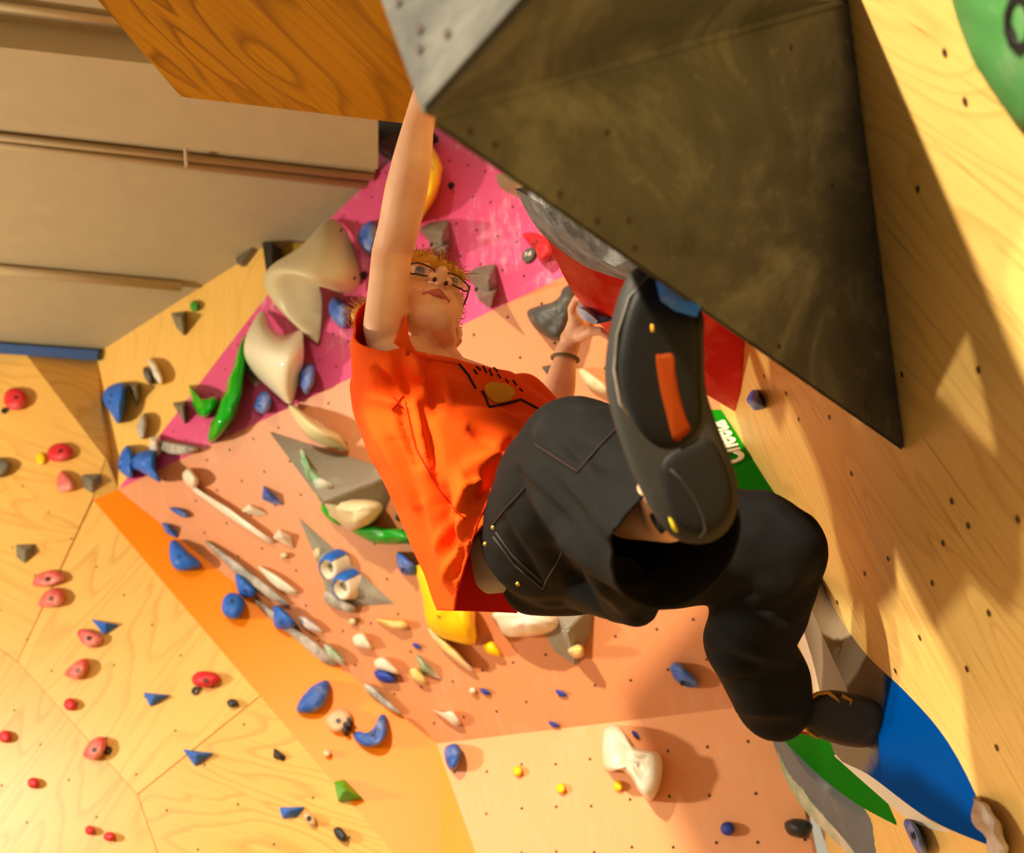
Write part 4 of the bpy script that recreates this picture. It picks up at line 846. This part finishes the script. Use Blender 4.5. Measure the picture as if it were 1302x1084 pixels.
# neck
NB = P(556, 470, 2.0)
hull(body, hp(0, -.022, -.045), .05, NB, .056); sphere(body, hp(0, .03, -.085), .03)
hull(body, hp(0, .022, -.09), .022, P(545, 447, 1.945), .018)
chain(body, [(556, 475, 2.01, .055), (590, 535, 1.97, .07), (625, 620, 1.9, .08), (690, 700, 1.85, .09)])
hull(body, P(500, 456, 1.88), .045, P(648, 497, 2.14), .035); hull(body, P(556, 470, 2.0), .05, P(500, 452, 1.87), .045)
# right arm, raised
chain(body, [(491, 436, 1.875, .036), (489, 415, 1.87, .0395), (494, 370, 1.89, .0385), (498, 322, 1.91, .0375), (508, 285, 1.89, .0385), (516, 245, 1.87, .0395), (524, 205, 1.85, .036), (531, 165, 1.84, .029), (540, 128, 1.83, .0255), (548, 108, 1.83, .026)])
chain(body, [(497, 330, 1.935, .03), (501, 345, 1.93, .03)])
def finger(pts, r0, r1):
    n = len(pts)
    for i in range(n - 1):
        a = r0 + (r1 - r0) * i / (n - 1); b = r0 + (r1 - r0) * (i + 1) / (n - 1)
        hull(body, P(*pts[i]), a, P(*pts[i + 1]), b)
# right hand on the jug (px, py, z)
hull(body, P(547, 108, 1.83), .024, P(552, 78, 1.82), .026); hull(body, P(545, 82, 1.84), .022, P(560, 76, 1.80), .022)
for i, (a, b, L) in enumerate(((540, 1.86, 1.0), (549, 1.83, 1.12), (558, 1.80, 1.05), (566, 1.775, .85))):
    finger([(a + 4, 78, b), (a, 78 - 30 * L, b), (a + 8, 78 - 46 * L, b + .015), (a + 22, 78 - 48 * L, b + .03)], .0105, .0078)
finger([(560, 92, 1.81), (580, 84, 1.79), (592, 66, 1.80)], .012, .009)
# left arm
chain(body, [(648, 500, 2.15, .035), (690, 545, 2.22, .04), (704, 520, 2.27, .04), (712, 490, 2.31, .036), (718, 460, 2.34, .027), (720, 445, 2.345, .0245)])
hull(body, P(721, 448, 2.345), (((.026, .017, .022)), Matrix.Identity(3)), P(733, 412, 2.33), .022); hull(body, P(724, 430, 2.34), .022, P(745, 422, 2.31), .016)
finger([(729, 412, 2.34), (727, 392, 2.32), (733, 379, 2.30), (744, 378, 2.28)], .0115, .008)
finger([(734, 410, 2.35), (735, 388, 2.36), (744, 376, 2.34), (756, 378, 2.31)], .0115, .008)
finger([(739, 410, 2.36), (744, 390, 2.38), (756, 380, 2.36), (766, 384, 2.33)], .011, .008)
finger([(743, 412, 2.37), (752, 398, 2.39), (764, 390, 2.38)], .010, .0075)
finger([(738, 428, 2.30), (752, 421, 2.27), (764, 421, 2.26), (774, 428, 2.26)], .0125, .009)
# legs inside the trousers, feet inside the shoes
chain(body, [(690, 690, 1.78, .085), (722, 580, 1.55, .06), (800, 640, 1.44, .05), (850, 655, 1.34, .036), (850, 640, 1.29, .034), (838, 622, 1.265, .028)])
chain(body, [(745, 700, 1.86, .085), (985, 700, 1.78, .056), (965, 800, 1.82, .05), (985, 885, 1.88, .035), (1010, 905, 1.9, .032), (1040, 912, 1.91, .03)])
b_o = remesh('body', body, .0034, 7, M_SKIN, person)
# lips and eyes
lb = bmesh.new()
for s in (-1, 1):
    hull(lb, hp(0, .0965, -.0605), .0042, hp(s * .024, .083, -.063), .002); hull(lb, hp(0, .0925, -.068), .0052, hp(s * .021, .082, -.065), .0025)
remesh('lips', lb, .0012, 2, flat_mat('lip', (205, 105, 88), .4), person)
for s in (-1, 1):
    e = bmesh.new(); sphere(e, hp(s * .031, .0865, .003), .0105); me = bpy.data.meshes.new('eye'); e.to_mesh(me); e.free(); link('eye', me, flat_mat('eye_dark', (70, 48, 36), .2), person, True)
    e = bmesh.new(); sphere(e, hp(s * .0105, .104, -.0425), he(.0036, .005, .0024)); me = bpy.data.meshes.new('nostril'); e.to_mesh(me); e.free(); link('nostril', me, flat_mat('nostril', (90, 40, 28), .8), person, True)
# glasses
gl = empty('glasses', hp(0, .1, .01)); setp(gl, person)
M_FR = flat_mat('glasses_frame', (40, 34, 30), .3)
M_LENS, nt_, b_ = base_mat('lens_glass', .03, .6); b_.inputs['Transmission Weight'].default_value = .85; b_.inputs['Base Color'].default_value = lin((205, 190, 165)); b_.inputs['Alpha'].default_value = .55
for s in (-1, 1):
    c = (s * .034, .1, -.008)
    ring = [hp(c[0] + .027 * math.cos(a), c[1] - abs(math.cos(a) * s + 1) * 0.003 - .003 * (s * math.cos(a) > .3), c[2] + .021 * math.sin(a)) for a in [k * math.pi / 12 for k in range(25)]]
    tube('rim', ring, .0019, M_FR, gl, 6, False)
    mesh_w('lens', ring[:24] , [list(range(24))], M_LENS, gl)
    tube('temple', [hp(s * .06, .095, -.004), hp(s * .064, .07, -.002), hp(s * .066, .0, .002), hp(s * .066, -.02, -.004)], .0018, M_FR, gl, 6)
tube('bridge', [hp(-.009, .1, -.002), hp(0, .106, .002), hp(.009, .1, -.002)], .0018, M_FR, gl, 6)
# hair
M_HAIR = flat_mat('blond_hair', (216, 160, 54), .5)
hb = bmesh.new()
sphere(hb, hp(0, -.024, .052), he(.083, .094, .08)); sphere(hb, hp(.012, -.05, .0), he(.07, .07, .065)); hull(hb, hp(-.042, .072, .055), .02, hp(.045, .075, .055), .022); hull(hb, hp(-.02, .082, .05), .018, hp(.03, .085, .05), .02)
hull(hb, hp(.07, -.02, .02), .022, P(459, 402, 1.99), .02)
hair = remesh('hair', hb, .005, 3, M_HAIR, person)
me = hair.data
for v in me.vertices:
    n = v.normal; v.co += n * (noise.noise(Vector((v.co.x * 60, v.co.y * 60, v.co.z * 25))) * .006)
vs = []; fs = []
rnd = random.Random(3); cand = [v for v in me.vertices]
mwh = mw(hair)
for i in range(1500):
    v = rnd.choice(cand); w = mwh @ v.co; n = (mwh.to_3x3() @ v.normal).normalized()
    down_ = (-hu * .5 + gz * rnd.uniform(-.5, .6) + hr * rnd.uniform(-.5, .5)); t = (n * .35 + down_ - n * down_.dot(n)).normalized()
    ln_ = rnd.uniform(.015, .045); sd = t.cross(n).normalized() * .0016; b = len(vs)
    if (w - HEAD).dot(hr) < -.01 and (w - HEAD).dot(hu) < .05: continue
    if (w - HEAD).dot(gz) > .04 and (w - HEAD).dot(hu) < .05: continue
    for k in range(4):
        f = k / 3; q = w + t * ln_ * f + n * (.006 * math.sin(f * 3) - .012 * f * f) + hr * noise.noise(w * 40) * .01 * f
        ww = sd * (1 - f * .8); vs += [q - ww, q + ww, q + n * .0015 * (1 - f)]
    for k in range(3):
        for a_, b2 in ((0, 1), (1, 2), (2, 0)): fs.append([b + 3 * k + a_, b + 3 * k + b2, b + 3 * k + 3 + b2, b + 3 * k + 3 + a_])
tag(mesh_w('hair_strands', vs, fs, M_HAIR, hair, None, True), kind='stuff')
# bracelet
ctr = P(718.5, 456, 2.342); axd = (P(720, 445, 2.345) - P(716, 475, 2.33)).normalized(); pa = axd.orthogonal().normalized(); pb = axd.cross(pa)
tube('bracelet', [ctr + (pa * math.cos(k * math.pi / 12) + pb * math.sin(k * math.pi / 12)) * .0305 for k in range(25)], .0042, flat_mat('bracelet_cord', (120, 105, 60), .6), person, 8, False)
# ---- t-shirt
def loft(bm, rings, seg=36):
    """rings: (Lx, Ly, zL, Rx, Ry, zR, half thickness)"""
    vs = []
    for (lx, ly, zl, rx, ry, zr, th) in rings:
        a = P(lx, ly, zl); b = P(rx, ry, zr); c = (a + b) / 2; ex = (b - a) / 2
        v = (c - EYE).normalized(); v = (v - ex.normalized() * v.dot(ex.normalized())).normalized()
        row = []
        for k in range(seg):
            t = 2 * math.pi * k / seg; co, si = math.cos(t), math.sin(t)
            row.append(bm.verts.new(c + ex * (abs(co) ** .85 * (1 if co > 0 else -1)) + v * th * (abs(si) ** .85 * (1 if si > 0 else -1))))
        vs.append(row)
    for r0, r1 in zip(vs, vs[1:]):
        for k in range(seg): bm.faces.new([r0[k], r0[(k + 1) % seg], r1[(k + 1) % seg], r1[k]])
    bm.faces.new(vs[0]); bm.faces.new(vs[-1][::-1]); bmesh.ops.recalc_face_normals(bm, faces=bm.faces)
sh = bmesh.new()
t1 = bmesh.new()
loft(t1, [(519, 441, 1.96, 584, 462, 2.06, .062), (500, 440, 1.9, 640, 470, 2.12, .075), (462, 452, 1.85, 690, 508, 2.16, .095), (453, 490, 1.84, 694, 530, 2.12, .115), (458, 530, 1.83, 688, 560, 2.04, .125), (478, 580, 1.82, 672, 590, 1.98, .13), (508, 628, 1.8, 662, 620, 1.94, .13),
          (536, 672, 1.79, 662, 650, 1.92, .135), (560, 722, 1.78, 675, 690, 1.9, .14), (578, 776, 1.78, 700, 740, 1.9, .145), (586, 830, 1.78, 730, 790, 1.9, .14)])
me = bpy.data.meshes.new('t'); t1.to_mesh(me); t1.free(); sh.from_mesh(me); bpy.data.meshes.remove(me)
hull(sh, P(498, 465, 1.86), .07, P(485, 408, 1.875), .052); hull(sh, P(485, 408, 1.875), .052, P(484, 370, 1.89), .05)
hull(sh, P(470, 480, 1.85), .03, P(480, 440, 1.85), .05)
hull(sh, P(665, 505, 2.15), .055, P(690, 530, 2.19), .052)
shirt = remesh('t_shirt', sh, .006, 10, M_SHIRT, person)
# openings
a_, b_2, c_ = P(452, 404, 1.88), P(490, 441, 1.805), P(518, 406, 1.88)
n_ = (b_2 - a_).cross(c_ - a_).normalized()
if n_.dot(P(484, 380, 1.89) - a_) < 0: n_ = -n_
h1, h2, h3 = P(628, 625, 1.70), P(580, 768, 1.78), P(660, 779, 1.98)
nh = (h2 - h1).cross(h3 - h1).normalized()
if nh.dot(P(720, 760, 1.85) - h1) < 0: nh = -nh
SF = [(470, 505, 520, 520, 5, .006), (505, 500, 480, 470, 7, -.010), (520, 505, 505, 450, 6, -.010), (540, 500, 520, 450, 6, .010), (555, 520, 545, 470, 7, -.012), (575, 505, 545, 470, 6, .008),
      (508, 520, 530, 590, 5, -.012), (524, 510, 548, 600, 6, .010), (540, 515, 560, 640, 7, -.010), (470, 530, 530, 640, 8, .006), (500, 560, 556, 690, 5, -.006), (640, 520, 560, 480, 8, .008), (690, 520, 580, 500, 9, -.008),
      (655, 535, 590, 520, 7, .007), (565, 620, 575, 700, 7, -.016), (585, 605, 590, 690, 9, .012), (655, 560, 610, 620, 8, -.010), (660, 575, 600, 590, 9, .009), (650, 590, 590, 650, 6, -.012), (615, 612, 590, 625, 6, .012), (610, 615, 570, 735, 6, .010), (600, 640, 580, 730, 4, -.009), (625, 560, 600, 545, 8, -.007), (560, 690, 590, 620, 6, .008), (605, 655, 575, 700, 5, -.008), (540, 640, 575, 740, 6, .006)]
folds(shirt, [L[:5] + (L[5] * 1.9,) for L in SF], (.004, 9)); resmooth(shirt, 2)
cut(shirt, [(a_, n_, lambda x, y, z: y < 460 and x < 521 and z < 2.0), (h1, nh, lambda x, y, z: y > 590), (P(600, 777, 1.8), (ray(500, 774).cross(ray(700, 780))).normalized() * (1 if (ray(500, 774).cross(ray(700, 780))).dot(ray(600, 900)) > 0 else -1), lambda x, y, z: y > 700),
            (P(550, 455, 2.0), (P(550, 440, 2.0) - P(556, 475, 2.0)).normalized(), lambda x, y, z: 519 < x < 590 and y < 475)])
thicken(shirt, .0035, M_SHIRT_IN)
# seam line down the side and collar
def on_mesh(o, px, py, lift=.001):
    inv = mw(o).inverted(); r0 = inv @ EYE; rd = (inv.to_3x3() @ ray(px, py)).normalized()
    dg = bpy.context.evaluated_depsgraph_get()
    hit, loc, nn, _ = o.ray_cast(r0, rd)
    if not hit: return None
    return mw(o) @ (loc + nn * lift)
bpy.context.view_layer.update()
def drape(o, name, pts, r, mat, parent=None, lift=.0012, n=8, seg=6):
    out = []
    for (x0, y0), (x1, y1) in zip(pts, pts[1:]):
        for k in range(n):
            w = on_mesh(o, x0 + (x1 - x0) * k / n, y0 + (y1 - y0) * k / n, lift)
            if w is not None: out.append(w)
    w = on_mesh(o, *pts[-1], lift)
    if w is not None: out.append(w)
    if len(out) < 3: return None
    d = [out[0]]
    for q in out[1:]:
        if (q - d[-1]).length < .06: d.append(q)
    return tube(name, d, r, mat, parent or o, seg) if len(d) > 2 else None
M_SEAM = cloth_mat('seam_orange', (196, 40, 4)); M_PR = flat_mat('print_black', (40, 16, 12), .8); M_YP = flat_mat('print_yellow', (228, 172, 36), .8)
drape(shirt, 'side_seam', [(516, 512), (530, 570), (556, 620), (590, 660)], .0016, M_SEAM)
drape(shirt, 'side_seam', [(500, 505), (512, 518)], .0016, M_SEAM); drape(shirt, 'side_seam', [(513, 504), (498, 520)], .0016, M_SEAM)
drape(shirt, 'collar', [(522, 444), (535, 452), (550, 457), (566, 459), (582, 462)], .0045, M_SHIRT, n=5)
drape(shirt, 'hem_stitch', [(622, 632), (606, 668), (596, 700), (587, 730), (580, 752)], .0016, M_SEAM)
# generic chest print: plain yellow emblem inside a black outline
drape(shirt, 'print_line', [(583, 463), (595, 477), (604, 494)], .0028, M_PR); drape(shirt, 'print_line', [(612, 497), (618, 508), (622, 518), (640, 514), (662, 508), (684, 520)], .0028, M_PR)
def decal(o, name, outl, mat, parent):
    cx = sum(p[0] for p in outl) / len(outl); cy = sum(p[1] for p in outl) / len(outl)
    f = []
    for s in (0, .35, .7, 1):
        for p in spline(outl, 4): f.append((cx + (p[0] - cx) * s, cy + (p[1] - cy) * s))
    k = len(outl) * 4; vs = [on_mesh(o, *q, .0016) for q in f]
    if any(v is None for v in vs): print('decal miss', name); return
    fs = [[i * k + j, i * k + (j + 1) % k, (i + 1) * k + (j + 1) % k, (i + 1) * k + j] for i in range(3) for j in range(k)]
    return mesh_w(name, vs, fs, mat, parent, None, True)
decal(shirt, 'print_emblem', [(616, 492), (624, 486), (636, 487), (647, 490), (654, 497), (650, 507), (640, 511), (628, 511), (619, 503)], M_YP, shirt)
for q in ((605, 466, 611, 471), (614, 466, 618, 474), (622, 470, 625, 478), (632, 476, 636, 481), (642, 482, 646, 487), (652, 484, 656, 490), (660, 494, 664, 498), (602, 470, 606, 476), (628, 468, 632, 473)):
    drape(shirt, 'print_dash', [(q[0], q[1]), (q[2], q[3])], .0022, M_PR, n=3)
# undershirt
ub = bmesh.new(); loft(ub, [(600, 680, 1.84, 690, 640, 1.9, .09), (606, 720, 1.84, 700, 690, 1.9, .095), (608, 742, 1.85, 715, 725, 1.9, .095), (620, 755, 1.86, 725, 745, 1.9, .085)])
us = remesh('undershirt', ub, .008, 4, M_UNDER, person)
# ---- trousers
pt = bmesh.new()
chain(pt, [(702, 690, 1.80, .115), (740, 690, 1.86, .12)]); chain(pt, [(655, 700, 1.83, .06), (700, 700, 1.8, .10)])
hull(pt, P(650, 655, 1.78), .055, P(700, 680, 1.78), .1); hull(pt, P(672, 745, 1.83), .05, P(735, 700, 1.84), .115)
chain(pt, [(695, 680, 1.76, .115), (718, 620, 1.62, .112), (735, 580, 1.54, .092), (768, 610, 1.47, .106), (820, 655, 1.38, .104), (872, 700, 1.28, .094), (910, 735, 1.18, .088)])
hull(pt, P(735, 580, 1.54), .092, P(704, 572, 1.58), .05)
hull(pt, P(740, 700, 1.8), .1, P(795, 755, 1.62), .05); hull(pt, P(795, 755, 1.62), .05, P(812, 772, 1.58), .032); hull(pt, P(795, 755, 1.62), .05, P(790, 680, 1.44), .06)
chain(pt, [(760, 700, 1.87, .115), (850, 695, 1.83, .11), (960, 690, 1.79, .095), (992, 700, 1.77, .082), (968, 770, 1.8, .085), (950, 815, 1.82, .078), (975, 862, 1.86, .078), (985, 895, 1.88, .068)])
trs = remesh('trousers', pt, .0065, 8, M_PANTS, person)
PF = [(672, 560, 740, 620, 9, -.012), (665, 590, 700, 650, 8, .014), (665, 600, 720, 670, 7, -.018), (690, 640, 740, 720, 8, .012), (690, 570, 765, 680, 10, .012), (700, 600, 780, 700, 9, -.014), (715, 560, 790, 600, 12, -.010), (740, 590, 800, 740, 10, .012), 
      (720, 690, 800, 780, 8, .014), (700, 700, 770, 780, 9, -.012), (760, 640, 720, 560, 7, -.008), (640, 660, 690, 745, 5, -.007), (930, 820, 1010, 840, 8, .012), (900, 830, 1000, 860, 7, -.012), (920, 875, 1020, 860, 9, -.014), (940, 900, 1010, 905, 9, .012), (980, 640, 1040, 700, 10, .008), (1045, 740, 990, 790, 10, -.012), (900, 700, 1000, 760, 14, .010), (1000, 770, 920, 790, 9, -.008)]
folds(trs, PF, (.004, 11)); resmooth(trs, 2)
sd = (P(872, 700, 1.28) - P(768, 610, 1.47)).normalized()
hc_ = P(864, 690, 1.30)
cut(trs, [(hc_, sd, lambda x, y, z: z < 1.5 and x > 740)])
thicken(trs, .0035)
bpy.context.view_layer.update()
M_ST = cloth_mat('grey_stitch', (74, 72, 68)); M_BR = flat_mat('brass', (200, 170, 80), .3, .5, .8)
drape(trs, 'pocket_seam', [(626, 668), (640, 650), (668, 620)], .0016, M_PR); drape(trs, 'pocket_seam', [(631, 676), (652, 705), (688, 738)], .0014, M_ST)
drape(trs, 'pocket_seam', [(628, 682), (655, 718), (690, 748), (694, 738), (718, 695)], .0014, M_ST); drape(trs, 'thigh_seam', [(682, 565), (735, 600), (765, 565), (785, 545)], .0017, M_PR)
drape(trs, 'thigh_seam', [(735, 715), (750, 750), (770, 775)], .0016, M_ST)
for q in ((628, 670), (659, 741), (618, 691)):
    w = on_mesh(trs, *q, .001)
    if w is not None:
        e = bmesh.new(); sphere(e, w, .0042); me = bpy.data.meshes.new('rivet'); e.to_mesh(me); e.free(); link('rivet', me, M_BR, trs, True)
# rim of the wide trouser hem
bm = bmesh.new(); bm.from_mesh(trs.data); bm.free()
# ---- near shoe, sole towards the camera
def pillow(name, outl, zf, front, back, mat, parent, nsub=5, prof=None, base=0.0):
    """closed cushion: photo outline at depth zf(x,y), bulging towards (front) and away (back)"""
    ol = spline(outl, nsub); k = len(ol); cx = sum(p[0] for p in outl) / len(outl); cy = sum(p[1] for p in outl) / len(outl)
    pf = prof or [(.0, 1), (.4, 1.0), (.7, .96), (.86, .85), (.95, .6), (.995, .25), (1.0, 0)]
    rows = []; vs = []
    seq = [(s, -front * h) for s, h in pf] + [(s, back * h) for s, h in pf[::-1][1:]]
    for s, dz in seq:
        r = []
        for (x, y) in ol:
            # shrink along the local axis of the shoe rather than to a single point
            qx = cx + (x - cx) * s; qy = cy + (y - cy) * (s if True else 1)
            r.append(len(vs)); vs.append(P(qx, qy, zf(qx, qy) + dz))
        rows.append(r)
    fs = [[a[j], a[(j + 1) % k], b[(j + 1) % k], b[j]] for a, b in zip(rows, rows[1:]) for j in range(k)]
    o = mesh_w(name, vs, fs, mat, parent, None, True)
    bm = bmesh.new(); bm.from_mesh(o.data); bmesh.ops.remove_doubles(bm, verts=bm.verts, dist=.0004); bmesh.ops.recalc_face_normals(bm, faces=bm.faces); bm.to_mesh(o.data); bm.free()
    o.data.polygons.foreach_set('use_smooth', [True] * len(o.data.polygons)); return o
M_RAND = hold_mat('shoe_rand', (48, 46, 42), .1, .6, (84, 80, 72), 14); M_SOLE = hold_mat('shoe_sole', (12, 10, 8), .01, .55, (44, 40, 34), 10); M_HEEL = hold_mat('shoe_heel', (22, 20, 17), .01, .6, (54, 50, 44), 12)
zs = lambda x, y: 1.21 - (y - 340) / 350 * .035
for m_ in (M_RAND, M_SOLE, M_HEEL): m_.node_tree.nodes['Principled BSDF'].inputs['Specular IOR Level'].default_value = .2
shoe = empty('climbing_shoe', P(850, 520, 1.2)); setp(shoe, person)
pillow('upper', [(806, 342), (788, 372), (775, 420), (769, 475), (776, 520), (790, 565), (808, 610), (832, 655), (858, 684), (888, 691), (915, 683), (934, 658), (939, 622), (928, 580), (910, 535), (897, 490), (895, 440), (892, 395), (860, 352), (830, 340)], zs, .024, .07, M_RAND, shoe)
zz = lambda x, y: zs(x, y) - .019
pillow('sole', [(818, 356), (800, 384), (788, 430), (785, 470), (794, 510), (812, 548), (835, 570), (860, 572), (880, 560), (893, 535), (891, 490), (890, 440), (886, 398), (862, 366), (838, 354)], zz, .011, .004, M_SOLE, shoe)
pillow('heel_patch', [(850, 575), (838, 595), (845, 630), (862, 664), (886, 680), (908, 676), (927, 655), (931, 622), (920, 585), (903, 556), (880, 560)], zz, .009, .004, M_HEEL, shoe)
zst = lambda x, y: zz(x, y) - .0105
pillow('orange_stripe', [(833, 452), (840, 448), (856, 448), (859, 470), (864, 500), (872, 530), (878, 546), (868, 556), (857, 560), (848, 530), (839, 495)], zst, .0016, .002, flat_mat('stripe_orange', (138, 52, 4), .9, .1), shoe, prof=[(0, 1), (.85, 1), (1, 0)])
def pl(name, pts, z, r, mat, parent): return tube(name, [P(x, y, z(x, y)) for x, y in pts], r, mat, parent, 6)
pl('sole_seam', [(852, 596), (868, 612), (884, 636), (894, 658), (897, 674), (890, 684)], lambda x, y: zz(x, y) - .009, .0014, M_RAND, shoe)
pl('rand_edge', [(826, 350), (800, 378), (785, 425), (781, 470), (788, 512), (799, 528)], lambda x, y: zz(x, y) - .002, .0018, hold_mat('rand_light', (96, 92, 84), .2), shoe)
pl('pull_tab', [(793, 552), (798, 575), (808, 597), (821, 614), (824, 630)], lambda x, y: 1.24, .0035, flat_mat('tab_red', (205, 50, 40), .7), shoe)
pillow('toe_mark', [(826, 410), (832, 411), (833, 424), (827, 425)], lambda x, y: zz(x, y) - .0105, .001, .001, M_YP, shoe, prof=[(0, 1), (1, 0)])
pillow('heel_tag', [(850, 658), (856, 662), (862, 676), (856, 674)], lambda x, y: zs(x, y) - .02, .002, .003, flat_mat('tag_yellow', (210, 190, 30), .6), shoe, prof=[(0, 1), (1, 0)])
pillow('size_label', [(826, 655), (840, 647), (852, 662), (843, 678), (836, 674)], lambda x, y: 1.26, .002, .003, flat_mat('label_black', (30, 28, 26), .8), trs, prof=[(0, 1), (1, 0)])
pillow('shoulder_fold', [(516, 399), (511, 414), (503, 430), (496, 443), (520, 456), (530, 450), (520, 428)], lambda x, y: 1.84, .01, .03, M_SHIRT, shirt)
# ---- far shoe standing on the blue volume
s2 = empty('climbing_shoe', P(1075, 915, 1.9)); setp(s2, person)
z2 = lambda x, y: 1.9 - (x - 1020) / 110 * .05
M_BS = hold_mat('shoe_black', (36, 30, 28), .12, .6, (70, 60, 52), 12)
pillow('upper', [(1019, 905), (1024, 888), (1040, 879), (1062, 877), (1086, 882), (1112, 890), (1130, 899), (1134, 918), (1124, 938), (1104, 949), (1080, 949), (1052, 942), (1032, 932), (1020, 922)], z2, .04, .045, M_BS, s2)
pl('orange_trim', [(1028, 889), (1040, 881), (1053, 880), (1066, 890), (1075, 905), (1080, 902), (1082, 890), (1070, 884)], lambda x, y: z2(x, y) - .036, .0036, flat_mat('trim_gold', (190, 130, 30), .6), s2)
pl('heel_trim', [(1022, 900), (1020, 915), (1028, 930), (1040, 938)], lambda x, y: z2(x, y) - .022, .003, flat_mat('trim_gold', (0, 0, 0)), s2)
pillow('heel_loop', [(1012, 915), (1020, 910), (1032, 930), (1030, 934), (1014, 930)], lambda x, y: 1.9, .004, .01, flat_mat('loop_red', (170, 26, 34), .7), s2, prof=[(0, 1), (1, 0)])
